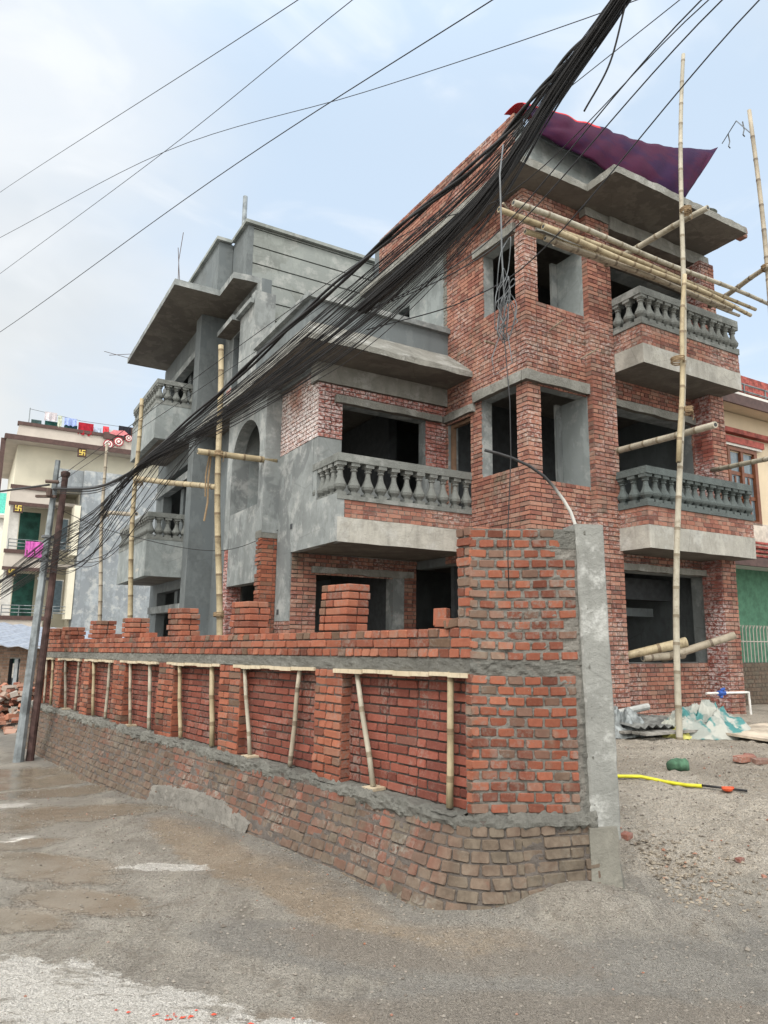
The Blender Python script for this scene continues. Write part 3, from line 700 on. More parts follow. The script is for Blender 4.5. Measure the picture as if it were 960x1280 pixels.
# loose gravel and crumbs: nobody could count it
mb = MB(); n_ = 0
random.seed(11)
while n_ < 5200:
    x = random.uniform(-4.5, 4.8); y = 3.0 + random.random() ** 1.5 * 6.5
    if abs(x) > y * .62 + .3: continue
    xw, yw = w_inv(x, y)
    if yw > -.2 and -.32 < xw < .6: continue
    if pale_patch(x, y) > .3 and random.random() < .9: continue
    r = random.choice((.004, .005, .006, .008, .010, .012)) * (1.4 if y > 5 and xw > .3 else 1)
    if random.random() < .004: r = random.uniform(.015, .025)
    z = ground_z(x, y)
    vs = []
    for k in range(6):
        d = [(1,0,0),(-1,0,0),(0,1,0),(0,-1,0),(0,0,.8),(0,0,-.6)][k]
        vs.append((x + d[0] * r * random.uniform(.6, 1.2), y + d[1] * r * random.uniform(.6, 1.2), z + r * .2 + d[2] * r * random.uniform(.6, 1)))
    mb.add(vs, [(0,2,4),(2,1,4),(1,3,4),(3,0,4),(2,0,5),(1,2,5),(3,1,5),(0,3,5)], 0); n_ += 1
nm = NT('gravel'); gm = nm.fin(nm.ramp(nm.attr('rnd'), [(0, (.12,.105,.09)), (.4, (.20,.18,.155)), (.8, (.22,.20,.175)), (.97, (.25,.23,.2)), (.985, (.26,.11,.07)), (1, (.22,.10,.06))]), .9)
tag(mb.build('gravel', gm), 'loose grey gravel and brick crumbs strewn over the street and yard', 'gravel', kind='stuff')
mb = MB()
for cx, cy, rr in ((-.45, 3.5, .16), (-.95, 3.62, .1), (-.2, 3.42, .06)):
    for k in range(16):
        x = cx + random.gauss(0, rr); y = cy + random.gauss(0, rr * .25); r = random.uniform(.004, .012); z = ground_z(x, y) + .004
        mb.add([(x - r, y, z), (x, y - r * .6, z), (x + r * 1.6, y, z + .002), (x, y + r, z), (x, y, z + r * .6)], [(0,1,4),(1,2,4),(2,3,4),(3,0,4),(0,3,2,1)], 0)
tag(mb.build('brick_crumbs', simple('brick_crumb', (.5,.07,.04), .9)), 'scatter of red brick crumbs on the pale patch of the street', 'brick crumbs', kind='stuff')

mb = MB()
for k in range(1500):
    q = random.random()
    if q < .45: x, y = 1.95 + abs(random.gauss(0, .35)), 5.55 + random.gauss(0, .28)
    elif q < .8:
        t = random.random() * 9; p = ww(-.27 - abs(random.gauss(0, .07)), t); x, y = p[0], p[1]
    else: x, y = random.uniform(1.9, 4.6), random.uniform(5.8, 9.0)
    r = random.choice((.006, .009, .013, .018)) if q < .45 else random.choice((.004, .006, .009)); z = ground_z(x, y); vs = []
    for d in ((1,0,0),(-1,0,0),(0,1,0),(0,-1,0),(0,0,.8),(0,0,-.6)): vs.append((x + d[0] * r * random.uniform(.6, 1.3), y + d[1] * r * random.uniform(.6, 1.3), z + r * .2 + d[2] * r * random.uniform(.6, 1)))
    mb.add(vs, [(0,2,4),(2,1,4),(1,3,4),(3,0,4),(2,0,5),(1,2,5),(3,1,5),(0,3,5)], 0)
nm = NT('soil_crumbs'); cm2 = nm.fin(nm.ramp(nm.attr('rnd'), [(0, (.11,.09,.07)), (.6, (.22,.19,.15)), (.93, (.30,.26,.21)), (1, (.25,.11,.07))]), .95)
tag(mb.build('soil_crumbs', cm2), 'crumbly soil and mortar bits along the wall foot and on the ramp behind the post', 'soil', kind='stuff')

# ================================================================== BOUNDARY WALL
random.seed(21)
BW = empty('boundary_wall', (WO[0], WO[1], 0), WA)
tag(BW, 'long new brick boundary wall with recessed bays, bare brick stubs on top and a tall corner pillar', 'wall')
def dz(y): return -.0165 * max(0, y)                     # courses fall gently along the street
PW = .80; L = 10.9
PA = R(9.5) - WA; ca, sa = math.cos(PA), math.sin(PA)    # direction of the pillar face in wall space
def pil_pt(u, o): return (u * ca + o * sa, u * sa - o * ca)
_path = [pil_pt(PW + .05 - k * .05, .03) for k in range(15)]
_A, _C, _B = _path[-1], pil_pt(-.085, .03), (-.085, .30)
for k in range(1, 25):
    t = k / 24; _path.append(tuple((1 - t) ** 2 * _A[i] + 2 * t * (1 - t) * _C[i] + t * t * _B[i] for i in (0, 1)))
_path += [(-.085, .30 + k * .1) for k in range(1, 108)]
_S = [0]
for k in range(1, len(_path)): _S.append(_S[-1] + math.dist(_path[k - 1], _path[k]))
LS = _S[-1]
def path_at(s_):
    import bisect
    k = max(1, min(len(_S) - 1, bisect.bisect_left(_S, s_))); t = (s_ - _S[k - 1]) / (_S[k] - _S[k - 1])
    p = [lerp(_path[k - 1][i], _path[k][i], t) for i in (0, 1)]
    def tan(j):
        j0, j1 = max(0, j - 1), min(len(_path) - 1, j + 1); dx, dy = _path[j1][0] - _path[j0][0], _path[j1][1] - _path[j0][1]; h = math.hypot(dx, dy); return dx / h, dy / h
    ta, tb = tan(k - 1), tan(k); tx, ty = lerp(ta[0], tb[0], t), lerp(ta[1], tb[1], t); h = math.hypot(tx, ty)
    return p, (-ty / h, tx / h)
def bulge(s_): return .06 + .16 * sstep(.0, .7, s_) - .04 * sstep(1.2, 2.4, s_) - .05 * sstep(6, 11, s_)
def Plow(s_, z, d):
    (x, y), (nx_, ny_) = path_at(s_); t = max(0, (.56 - z) / .6)
    o = d + bulge(s_) * t ** 1.25 + .012 * math.sin(s_ * 2.7 + z) * min(1, s_)
    return (x + nx_ * o, y + ny_ * o, z + dz(y) * .3)
def Pup(x0): return lambda u, z, d: (x0 - d + .006 * math.sin(u * 5 + z * 4), u, z + dz(u) * (.3 + .7 * sstep(.5, 1.7, z)))
def strip(mb, P, u0, u1, z0, z1, n, m=1, mi=0, d=0, amp=0):
    for i in range(n):
        for j in range(m):
            a, b = lerp(u0, u1, i / n), lerp(u0, u1, (i + 1) / n); c, e = lerp(z0, z1, j / m), lerp(z0, z1, (j + 1) / m)
            def Q(u, z):
                dd = d + (noise.noise(Vector((u * 14, z * 22, 3))) + .5 * noise.noise(Vector((u * 34, z * 50, 3)))) * amp
                return P(u, z, dd)
            mb.add([Q(a, c), Q(b, c), Q(b, e), Q(a, e)], [(0, 1, 2, 3)], mi)
mb = MB(); strip(mb, Plow, .0, LS, -.5, .53, 500, 40, 0, .004, .011)
mb.box(-.06, .32, .3, L, -.3, .50, 0)
kw0 = dict(mi=1, lod=1, jit=.0055, ch=.074, gap=.011, bl=.2, hl=.105, back=.016, z_base=-.28)
bricks(mb, Plow, .0, .55, -.28, .5, bond='rand', out=.012, **kw0); bricks(mb, Plow, .55, 1.27, -.28, .5, bond='head', out=.016, **kw0); bricks(mb, Plow, 1.27, LS, -.28, .5, bond='rand', out=.010, **kw0)
mb.build('lower_wall', [M['mortar_dk'], M['brick_low']], BW)
# rough cement patch at the foot
mb = MB(); strip(mb, lambda u, z, d: Plow(u, z * (.6 + .8 * math.sin((u - 3.4) / 2.2 * math.pi)) if z > 0 else z, d - .03 * (z > .11)), 3.4, 5.6, -.3, .13, 70, 12, 0, .026, .022); mb.build('cement_patch', M['mortar'], BW)
# mortar ledge
def Pled(u, z, d):   # z here is 0..1 around the lumpy nose
    a = z * math.pi; r = .055 + .030 * noise.noise(Vector((u * 7, z * 3, 1))) + .020 * noise.noise(Vector((u * 26, z * 8, 5))) + .008 * noise.noise(Vector((u * 60, z * 20, 5)))
    (x, y), (nx_, ny_) = path_at(u); o = math.sin(a) * r * .8 - .012
    return (x + nx_ * o, y + ny_ * o, .505 - math.cos(a) * r * (1.1 + .5 * noise.noise(Vector((u * 5, 2, 1)))) + dz(y) * .3)
mb = MB(); strip(mb, Pled, .0, LS, 0, 1, 900, 9, 0)
def Pled2(u, z, d): return (lerp(-.10, .14, z), u, .548 + .012 * noise.noise(Vector((u * 12, z * 6, 1))) + dz(u) * .3)
strip(mb, Pled2, .1, L, 0, 1, 300, 5, 0)
mb.build('mortar_ledge', M['mortar_lump'], BW, smooth=True)
# bays
PIL = [(1.5, 1.90), (3.27, 3.70), (4.92, 5.38), (6.55, 7.0), (8.04, 8.40), (9.47, 9.85), (10.6, 10.9)]
edges = [0.0] + [e for p in PIL for e in p]
for k in range(0, len(edges) - 1, 2):
    a, b = edges[k] - .02, edges[k + 1] + .02
    mb = MB(); strip(mb, Pup(.105), a, b, .5, 1.5, 20, 10, 0, 0, .003)
    bricks(mb, Pup(.105), a, b, .55, 1.48, mi=1, lod=1, jit=.003, bond='run' if k % 4 else 'flem', ch=.0715, gap=.013, out=.012)
    mb.build('brick_panel', [M['joint'], M['brick_panel']], BW)
for a, b in PIL:
    mb = MB(); P = Pup(0.0)
    mb.box(.004, .2, a + .004, b - .004, .5, 1.48 + dz(a), 0)
    bricks(mb, P, a, b, .52, 1.47, mi=1, lod=1, jit=.005, bond='eng', ch=.0715, gap=.013, out=.010)
    Pe = lambda u, z, d, a=a: (u, a - d, z + dz(a))
    bricks(mb, Pe, .0, .11, .52, 1.47, mi=1, lod=0, jit=.004, bond='eng', ch=.0715, out=.004)
    mb.build('pilaster', [M['mortar_dk'], M['brick_new']], BW)
mb = MB(); mb.box(-.002, .32, .02, L, .5, 1.2, 0) if False else None
mb.box(.11, .33, .02, L, .4, 1.45, 0, P=lambda x, y, z: (x, y, z + dz(y))); mb.build('rear_face', M['mortar_dk'], BW)
# mortar band above the bays
mb = MB(); P = Pup(-.004)
strip(mb, P, .0, L, 1.475, 1.575, 420, 6, 0, 0, .012)
mb.box(.006, .3, .0, L, 1.48, 1.57, 0, P=lambda x, y, z: (x, y, z + dz(y)))
mb.build('mortar_band', M['mortar_lump'], BW, smooth=False)
# three courses on top
mb = MB(); P = Pup(-.002)
mb.box(.004, .26, .0, L, 1.57, 1.775, 0, P=lambda x, y, z: (x, y, z + dz(y)))
bricks(mb, P, 0, L, 1.575, 1.65, mi=1, lod=1, jit=.0035, bond='head', ch=.07, gap=.014, out=.012)
bricks(mb, P, 0, L, 1.65, 1.722, mi=1, lod=1, jit=.0035, bond='run', ch=.07, gap=.012, out=.012, bl=.22)
bricks(mb, P, 0, L, 1.722, 1.79, mi=1, lod=1, jit=.005, bond='head', ch=.068, gap=.010, out=.008, back=.03)
Ptop = lambda u, z, d: (z, u, 1.778 + d + dz(u))
bricks(mb, Ptop, 0, L, 0.0, .24, mi=1, lod=0, jit=.004, ch=.12, out=.010, bond='head')
mb.build('top_courses', [M['mortar_dk'], M['brick_new']], BW)
# stubs
ST = [(1.45, 1.86, 6), (3.14, 3.55, 5), (4.80, 5.2, 5), (6.4, 6.8, 4), (7.72, 8.2, 4), (9.15, 9.65, 3), (10.15, 10.6, 3)]
for a, b, nc in ST:
    mb = MB(); z = 1.79
    for c in range(nc):
        o = random.uniform(-.012, .012); a2 = a + random.uniform(-.012, .012); b2 = b + random.uniform(-.012, .012)
        h = .068; u = a2; L0 = [.21, .11, .12] if c % 2 else [.11, .22, .11]
        tot = b2 - a2
        for row in (0, 1):
            u = a2; k = 0
            while u < b2 - .03:
                l = L0[k % 3]; k += 1; e = min(b2, u + l)
                if b2 - e < .05: e = b2
                jj = random.uniform(-.008, .008)
                P = (lambda x, y, z_, jj=jj: (x + jj, y, z_ + dz(a)))
                x0 = .0 + o + row * .125; 
                mb.box(x0, x0 + .118, u + .004, e - .004, z + .005, z + h - .004, 1, P=P)
                u = e
        mb.box(.028, .22, a + .03, b - .03, z - .004, z + h - .012, 0, P=lambda x, y, z_: (x, y, z_ + dz(a)))
        z += h
    o = mb.build('brick_stub', [M['mortar_dk'], M['brick_new']], BW)
    bv = o.modifiers.new('b', 'BEVEL'); bv.width = .008; bv.segments = 2; bv.limit_method = 'NONE'
# a low ridge of brick between stubs
mb = MB()
for y, l, x, zz in ((5.9, .2, .05, 0), (6.1, .11, .04, 0), (7.2, .2, .05, 0)):
    mb.box(x, x + .11, y, y + l, 1.79 + zz, 1.85 + zz, 0, P=lambda x, y, z_: (x, y, z_ + dz(y)))
mb.build('laid_bricks', M['brick_new'], BW)
# --- corner pillar
def Ppil(u, z, d):
    o = d - .05 * sstep(.06, -.06, u) * 0; x, y = pil_pt(u, o); return (x, y, z + .010 * math.sin(u * 4 + z * 2) - .006)
mb = MB()
strip(mb, Ppil, -.004, PW, .5, 2.5, 60, 150, 0, .003, .012)
def back(u, w, z): return (u * ca - w * sa, u * sa + w * ca, z)
mb.box(.004, PW, .01, .36, .5, 2.49, 0, P=back)
kw = dict(mi=1, lod=1, jit=.0042, bond='head', back=.02)
bricks(mb, Ppil, -.014, PW - .05, .56, 1.48, ch=.0705, gap=.016, out=.014, hl=.128, **kw)
bricks(mb, Ppil, -.014, PW - .03, 1.575, 2.5, ch=.071, gap=.02, out=.014, hl=.130,
       keep=lambda u, z: u < PW - .07 - .12 * sstep(2.2, 2.5, z) + .03 * math.sin(z * 40), **kw)
bricks(mb, Pup(-.004), -.008, .13, 1.79, 2.5, mi=1, lod=1, jit=.004, bond='run', ch=.071, gap=.012, out=.012, bl=.14)
bricks(mb, Pup(-.004), -.008, .05, .56, 1.48, mi=1, lod=1, jit=.003, bond='run', ch=.0705, gap=.012, out=.012, bl=.06)
mb.box(.002, .2, .002, .125, 1.6, 2.47, 0); mb.box(.002, .2, .002, .05, .5, 1.6, 0)
for k in range(5):
    one_brick(mb, lambda u, z, d: back(u, z, 2.49 + d), .02 + k * .14, .14 + k * .14, .01, .2, .006, .03, 1, .004, 1)
mb.build('corner_pillar', [M['mortar'], M['brick_pillar']], BW)
mb = MB()
strip(mb, lambda u, z, d: Ppil(u, z, d), -.02, PW + .04, 1.475, 1.575, 90, 8, 0, .006, .020)
def Psm(u, z, d):
    t = (u - (PW - .06)) / .11; wv = .035 * noise.noise(Vector((z * 6, 1, 2))) + .012 * noise.noise(Vector((z * 25, 1, 2))); return Ppil(u + wv * (1 - t), z, d - .014 + .04 * t)
strip(mb, Psm, PW - .06, PW + .05, .5, 2.5, 12, 130, 0, 0, .014)
def Psm2(u, z, d):
    return Ppil(u + .03 * noise.noise(Vector((z * 9, u * 6, 2))), z, d)
strip(mb, Psm2, PW - .26, PW, 2.36, 2.5, 16, 12, 0, .008, .012)
mb.build('mortar_band', M['mortar_lump'], BW)
def Psmr(u, z, d):
    k = noise.noise(Vector((u * 5, z * 7, 9))) + .6 * noise.noise(Vector((u * 13, z * 17, 2)))
    return Plow(u, z, d + .022 * k - .03 * sstep(.0, .3, z) + .026 * sstep(.04, -.12, z) - .012)
mb = MB(); strip(mb, Psmr, .0, 1.5, -.3, .46, 120, 60, 0, .014, .010); mb.build('mud_smear', M['mud'], BW)
mb = MB(); mb.box(.0, .4, .05, .5, -.3, .5); mb.box(.0, .7, -.2, .3, -.3, .45, P=lambda x, y, z: back(x, y + .22, z)); mb.build('pillar_core', M['mortar_dk'], BW)

# --- concrete post beside the pillar
pf = lambda u, w, z: (.62 + math.cos(R(9.5)) * u - math.sin(R(9.5)) * w, 5.0 + math.sin(R(9.5)) * u + math.cos(R(9.5)) * w, z)
mb = MB(); nseg = 40
def ring(z):
    t = z / 2.54; lean = .035 * (1 - t) + .004 * math.sin(z * 2.2)
    x0 = .785 + lean; x1 = x0 + .215 - .0 * t
    w = lambda u, v: (pf(u + .006 * noise.noise(Vector((u * 9, v * 9, z * 7))), v + .006 * noise.noise(Vector((u * 9, v * 9, z * 7 + 5))), z))
    c = .012
    return [w(x0 + c, -.03), w(x1 - c, -.03), w(x1, -.03 + c), w(x1, .2), w(x0, .2), w(x0, -.03 + c)]
rings = [ring(lerp(.38, 2.545, k / nseg)) for k in range(nseg + 1)]
vs = [p for r_ in rings for p in r_]; q6 = 6
mb.add(vs, [(k * 6 + i, k * 6 + (i + 1) % 6, (k + 1) * 6 + (i + 1) % 6, (k + 1) * 6 + i) for k in range(nseg) for i in range(6)] + [tuple(range(nseg * 6, nseg * 6 + 6))], 0)
cp = empty('concrete_post', pf(.95, .08, .1))
tag(cp, 'square weathered concrete post with pale limewash streaks beside the corner pillar', 'post')
def put(o, par):
    o.parent = par; o.matrix_parent_inverse = Matrix.Translation(-Vector(par.location)); return o
put(mb.build('shaft', M['post']), cp)
mb = MB(); ft = []
for k in range(9):
    z = lerp(-.2, .47, k / 8); t = (z + .2) / .67; e = .035 * (1 - t)
    g_ = lambda u, v: pf(u + .012 * noise.noise(Vector((u * 5, v * 5, z * 6))), v, z)
    ft.append([g_(.79 - e * .4, -.07 - e * .7), g_(1.0 + e * .6 - .01 * t, -.05 - e * .6), g_(1.05 + e * 1.2 - .04 * t, .02), g_(1.05 + e, .24), g_(.80, .24)])
vs = [p for r_ in ft for p in r_]
mb.add(vs, [(k * 5 + i, k * 5 + (i + 1) % 5, (k + 1) * 5 + (i + 1) % 5, (k + 1) * 5 + i) for k in range(8) for i in range(5)] + [tuple(range(40, 45))], 0)
put(mb.build('footing', M['foot']), cp)

# loose bricks on top of the wall
def loose_brick(loc, rz, rx=0, ry=0, label='', group=None, mat='brick_new', size=(.23, .11, .062)):
    mb = MB(); a, b, c = (q / 2 for q in size); mb.box(-a, a, -b, b, -c, c, 0)
    for i, v in enumerate(mb.v): mb.v[i] = tuple(q + random.uniform(-.004, .004) for q in v)
    o = mb.build('brick', M[mat]); o.location = loc; o.rotation_euler = (rx, ry, rz)
    bv = o.modifiers.new('b', 'BEVEL'); bv.width = .006; bv.segments = 2
    return tag(o, label, 'brick', group)
loose_brick(ww(.08, .38, 1.79 + .08), WA + .3, 0, R(90), 'orange brick stood on end on top of the boundary wall near the pillar', None, 'brick_new', (.13, .11, .062))
loose_brick(ww(.06, .30, 1.79 + .035), WA + 1.2, 0, 0, 'broken brick lying beside the upright brick on the wall top')
loose_brick(ww(.07, .06 + .12, 1.79 + .035), WA + 2.2, .1, .2, 'tilted brick wedged against the side of the corner pillar')

# --- bamboo
def bamboo(name, p0, p1, r0, r1, label, group=None, mat='bamboo', bend=.0, node=.3, cat='bamboo pole', sides=9, hollow=True):
    p0, p1 = Vector(p0), Vector(p1); Ln = (p1 - p0).length; ax = (p1 - p0).normalized()
    side = ax.cross(Vector((0, 0, 1)) if abs(ax.z) < .8 else Vector((0, 1, 0))).normalized(); up = side.cross(ax)
    ph = random.uniform(0, 6); segs = []
    t = 0
    nds = []; d = random.uniform(.05, node)
    while d < Ln - .04: nds.append(d); d += node * random.uniform(.85, 1.15)
    st = [(0, 1), (Ln, 1)]
    for q in nds: st += [(q - .022, 1.0), (q - .008, 1.10), (q, .98), (q + .008, 1.12), (q + .022, 1.0)]
    st.sort(); pts = []; rs = []
    for q, k in st:
        t = q / Ln; off = side * (math.sin(t * math.pi) * bend + .012 * Ln / 3 * math.sin(t * 9 + ph)) + up * (.005 * Ln / 3 * math.sin(t * 7 + ph * 2))
        pts.append(p0 + ax * q + off); rs.append(lerp(r0, r1, t) * k)
    mb = MB(); mb.tube([tuple(p - p0) for p in pts], rs, sides, 0, .3)
    # per-band colour: darker rings at nodes
    nf = len(mb.f); i = 0
    for k in range(len(pts) - 1):
        ring_ = (pts[k + 1] - pts[k]).length < .02
        for _ in range(sides):
            mb.r[i] = .97 if ring_ else .3; i += 1
    if hollow:
        for pc, dr in ((pts[-1], ax), (pts[0], -ax)):
            c = pc - p0 + dr * .0015; mb.tube([tuple(c), tuple(c + dr * .0005)], .62 * (r1 if dr == ax else r0), 8, 1)
    o = mb.build(name, [M[mat], M['inner']]); o.location = p0
    for p in o.data.polygons: p.use_smooth = len(p.vertices) == 4
    return tag(o, label, cat, group)
def lashing(p, r, axis_, label, group='coir lashings on the scaffold'):
    mb = MB(); p = Vector(p); a = Vector(axis_).normalized()
    for k in range(5):
        c = a * (k - 2) * .018; pts = []
        s1 = a.cross(Vector((.3, .9, .2))).normalized(); s2 = a.cross(s1)
        for i in range(11):
            th = 2 * math.pi * i / 10; pts.append(tuple(c + (s1 * math.cos(th) + s2 * math.sin(th)) * (r + random.uniform(.002, .01)) + a * .012 * math.sin(th + k)))
        mb.tube(pts, .010, 5)
    mb.tube([tuple(Vector((r, 0, 0))), (r + .02, 0, -.08), (r + .01, .01, -.14)], .006, 4)
    o = mb.build('rope_lashing', M['rope']); o.location = p; return tag(o, label, 'rope', group)

ORD = ['first', 'second', 'third', 'fourth', 'fifth', 'sixth', 'seventh']
def wtop(u, z): return z + dz(u)
pr = [((.23, 1.49), (.25, .56), 'bamboo', .030), ((1.33, 1.46), (1.10, .57), 'bamboo_pale', .026),
      ((2.19, 1.48), (2.31, .56), 'bamboo_grey', .026), ((3.23, 1.45), (3.05, .56), 'bamboo_pale', .025),
      ((3.97, 1.46), (3.88, .56), 'bamboo', .034), ((4.82, 1.45), (4.70, .56), 'bamboo', .028),
      ((5.73, 1.45), (5.64, .56), 'bamboo_pale', .029), ((6.42, 1.45), (6.30, .56), 'bamboo_grey', .025),
      ((7.22, 1.45), (7.27, .56), 'bamboo_pale', .026), ((7.94, 1.45), (7.82, .56), 'bamboo', .028),
      ((8.66, 1.45), (8.68, .56), 'bamboo_grey', .026), ((9.40, 1.45), (9.20, .56), 'bamboo_pale', .025),
      ((10.12, 1.45), (10.06, .56), 'bamboo', .026), ((10.52, 1.45), (10.48, .56), 'bamboo_grey', .022)]
for k, (t, b, m, r) in enumerate(pr):
    bay = ORD[k // 2]; side = 'nearer' if k % 2 == 0 else 'farther'
    bamboo('bamboo_prop', ww(.03, b[0], wtop(b[0] * .3, b[1])), ww(.02, t[0], wtop(t[0], t[1] - .005)), r * .88, r * .8,
           f'{side} bamboo prop holding up the plank in the {bay} wall bay from the corner pillar', 'bamboo props in the wall bays', m, 0, .33, 'bamboo prop')
bd = [(.02, 1.60), (1.9, 3.40), (3.72, 5.12), (5.43, 6.72), (7.0, 8.26), (8.48, 9.66), (10.0, 10.75)]
for k, (a, b) in enumerate(bd):
    mb = MB(); nn = 8
    for i in range(nn):
        u, v = lerp(a, b, i / nn), lerp(a, b, (i + 1) / nn); w1 = .006 * math.sin(i * 1.7 + k)
        mb.box(-.025 + w1, .10, u, v, 1.478 - .032 + w1, 1.478 + w1 * .4, 0, .3, P=lambda x, y, z: ww(x, y, z + dz(y)))
    tag(mb.build('plank', M['plank']), f'rough timber plank across the top of the {ORD[k]} wall bay from the corner pillar', 'plank', 'planks in the wall bays')
    if k in (0, 1, 3, 5):
        u = pr[2 * k + 1][1][0]
        mb = MB(); mb.box(-.04, .1, u - .07, u + .06, .548 + dz(u) * .3, .57 + dz(u) * .3, 0, .3, P=lambda x, y, z: ww(x, y, z))
        tag(mb.build('wood_wedge', M['plank']), f'small wood wedge under the farther bamboo prop of the {ORD[k]} wall bay', 'wedge', 'wedges under the props')
# ================================================================== SCAFFOLD BAMBOO
random.seed(31)
def V(*a): return Vector(a)
def hp(x, y, z): return Vector(hw(x, y, z))
bamboo('scaffold_pole', hp(.67, -2.0, .38), hp(1.79, -2.0, 11.25), .044, .030, 'tall upright bamboo pole in front of the two right hand balconies', None, 'bamboo_pale', .03, .42)
bamboo('scaffold_pole', hp(.92, -2.07, 4.2), hp(1.30, -2.07, 7.15), .036, .032, 'short bamboo lashed alongside the tall upright pole', None, 'bamboo', .0, .4)
bamboo('scaffold_pole', hp(3.74, -2.0, .3), hp(3.52, -2.0, 10.95), .05, .034, 'upright bamboo pole at the far right whose tip holds the tarp string', None, 'bamboo_grey', .02, .45)
bamboo('putlog', hp(1.81, .02, 8.39), hp(1.72, -2.25, 8.30), .055, .045, 'slanting bamboo under the eave from the brick pier to the tall pole', None, 'bamboo_pale', .0, .35)
bamboo('putlog', hp(4.2, -.5, 8.05), hp(3.50, -2.1, 7.93), .05, .04, 'bamboo running from the top floor balcony to the far right pole', None, 'bamboo_grey', .0, .35)
bamboo('putlog', hp(1.9, .05, 4.95), hp(1.60, -2.2, 4.82), .055, .05, 'bamboo across the first floor balcony opening tied to the tall pole', None, 'bamboo_pale', .0, .35)
bamboo('putlog', hp(4.3, -.2, 4.9), hp(3.35, -2.2, 4.62), .045, .04, 'bamboo crossing in front of the neighbouring wooden window', None, 'bamboo_pale', .0, .35)
bnd = [((-1.30, -1.25, 7.90), (4.93, -1.25, 7.93), .05, 'bamboo_pale', 'topmost pale bamboo of the bundle under the eave'),
       ((-1.52, -1.22, 7.76), (4.55, -1.15, 7.80), .046, 'bamboo', 'yellow bamboo of the bundle with the farthest left tip'),
       ((-1.05, -1.12, 7.80), (4.2, -1.05, 7.78), .048, 'bamboo_grey', 'grey bamboo in the middle of the bundle under the eave'),
       ((-.80, -1.30, 7.66), (4.2, -1.3, 7.55), .05, 'bamboo', 'lowest thick bamboo of the bundle under the eave'),
       ((-.6, -1.15, 7.62), (3.75, -1.22, 7.56), .045, 'bamboo_grey', 'lowest thin grey bamboo of the bundle under the eave'),
       ((-.3, -1.02, 7.70), (4.35, -.98, 7.70), .042, 'bamboo_grey', 'rearmost short bamboo of the bundle nearest the balcony'),
       ((-.9, -1.05, 7.70), (3.9, -1.10, 7.68), .046, 'bamboo', 'short bamboo hidden behind the lowest poles of the bundle')]
for a, b, r, m, lab in bnd: bamboo('bamboo_pole', hp(*a), hp(*b), r * .92, r * .66, lab, 'bamboo bundle under the eave', m, .05, .4)
bamboo('scaffold_pole', hp(-3.6, 4.0, .2) , hp(-3.93, 4.0, 7.06), .058, .050, 'upright bamboo beside the arched opening of the house', None, 'bamboo', .0, .38)
bamboo('scaffold_pole', hp(-4.36, 8.1, .2), hp(-4.5, 8.2, 7.15), .06, .045, 'upright bamboo in front of the far corner balconies', None, 'bamboo', .03, .4)
bamboo('scaffold_pole', hp(-4.4, 11.7, .2), hp(-4.5, 13.0, 7.2), .06, .042, 'farthest upright bamboo in front of the grey neighbouring wall', None, 'bamboo_grey', .03, .4)
bamboo('putlog', hp(-4.22, 4.0, 4.98), hp(-2.72, 4.0, 5.0), .055, .06, 'thick horizontal bamboo at the arched opening', None, 'bamboo', .0, .35)
bamboo('putlog', hp(-4.52, 8.08, 5.22), hp(-3.85, 4.0, 4.36), .06, .05, 'long level bamboo joining the two upright poles beside the house', None, 'bamboo', .0, .4)
bamboo('putlog', hp(-4.5, 12.6, 5.1), hp(-4.42, 8.1, 4.42), .055, .05, 'level bamboo between the farthest pole and the balcony pole', None, 'bamboo_grey', .0, .4)
lashing(hp(-3.85, 4.0, 4.98), .085, (0, 0, 1), 'rope lashing where the thick level bamboo meets the pole by the arch')
lashing(hp(-4.43, 8.12, 5.15), .09, (0, 0, 1), 'rope lashing on the pole in front of the far balconies')
lashing(hp(-4.44, 12.5, 5.05), .085, (0, 0, 1), 'rope lashing on the farthest bamboo pole')
lashing(hp(-3.68, 4.0, 2.1), .085, (0, 0, 1), 'rope lashing low on the pole beside the arch')
lashing(hp(1.47, -2.05, 8.28), .075, (0, 0, 1), 'rope lashing high on the tall right hand pole')
lashing(hp(1.16, -2.06, 5.0), .08, (0, 0, 1), 'rope lashing on the tall right hand pole at the lower crossbar')
lashing(hp(1.05, -2.05, 5.75), .085, (0, 0, 1), 'rope lashing midway up the tall right hand pole')
lashing(hp(3.55, -2.02, 7.95), .07, (0, 0, 1), 'rope lashing on the far right pole')
mb = MB(); mb.tube([tuple(hp(-3.95, 4.1, 4.95)), tuple(hp(-3.97, 4.12, 4.5)), tuple(hp(-3.95, 4.14, 4.1)), tuple(hp(-4.0, 4.12, 3.75))], .018, 6); mb.tube([tuple(hp(-3.98, 4.1, 4.95)), tuple(hp(-4.02, 4.12, 4.6)), tuple(hp(-4.0, 4.14, 4.2))], .014, 6)
tag(mb.build('hanging_rope', M['rope']), 'frayed rope end hanging from the thick level bamboo', 'rope')
bamboo('bamboo_log', hp(1.98, .12, 1.46), hp(2.75, -.62, 1.72), .06, .085, 'crooked bamboo log poking out of the ground floor window on the left', None, 'bamboo', .05, .5, 'log')
bamboo('bamboo_log', hp(3.1, .2, 1.42), hp(4.0, -.65, 1.85), .07, .065, 'straight grey log poking up out of the ground floor window on the right', None, 'bamboo_grey', .0, .5, 'log')
bamboo('bamboo_log', hp(2.6, .15, 1.44), hp(3.6, .12, 1.50), .06, .075, 'stubby log lying along the ground floor window sill', None, 'bamboo_grey', .03, .5, 'log')

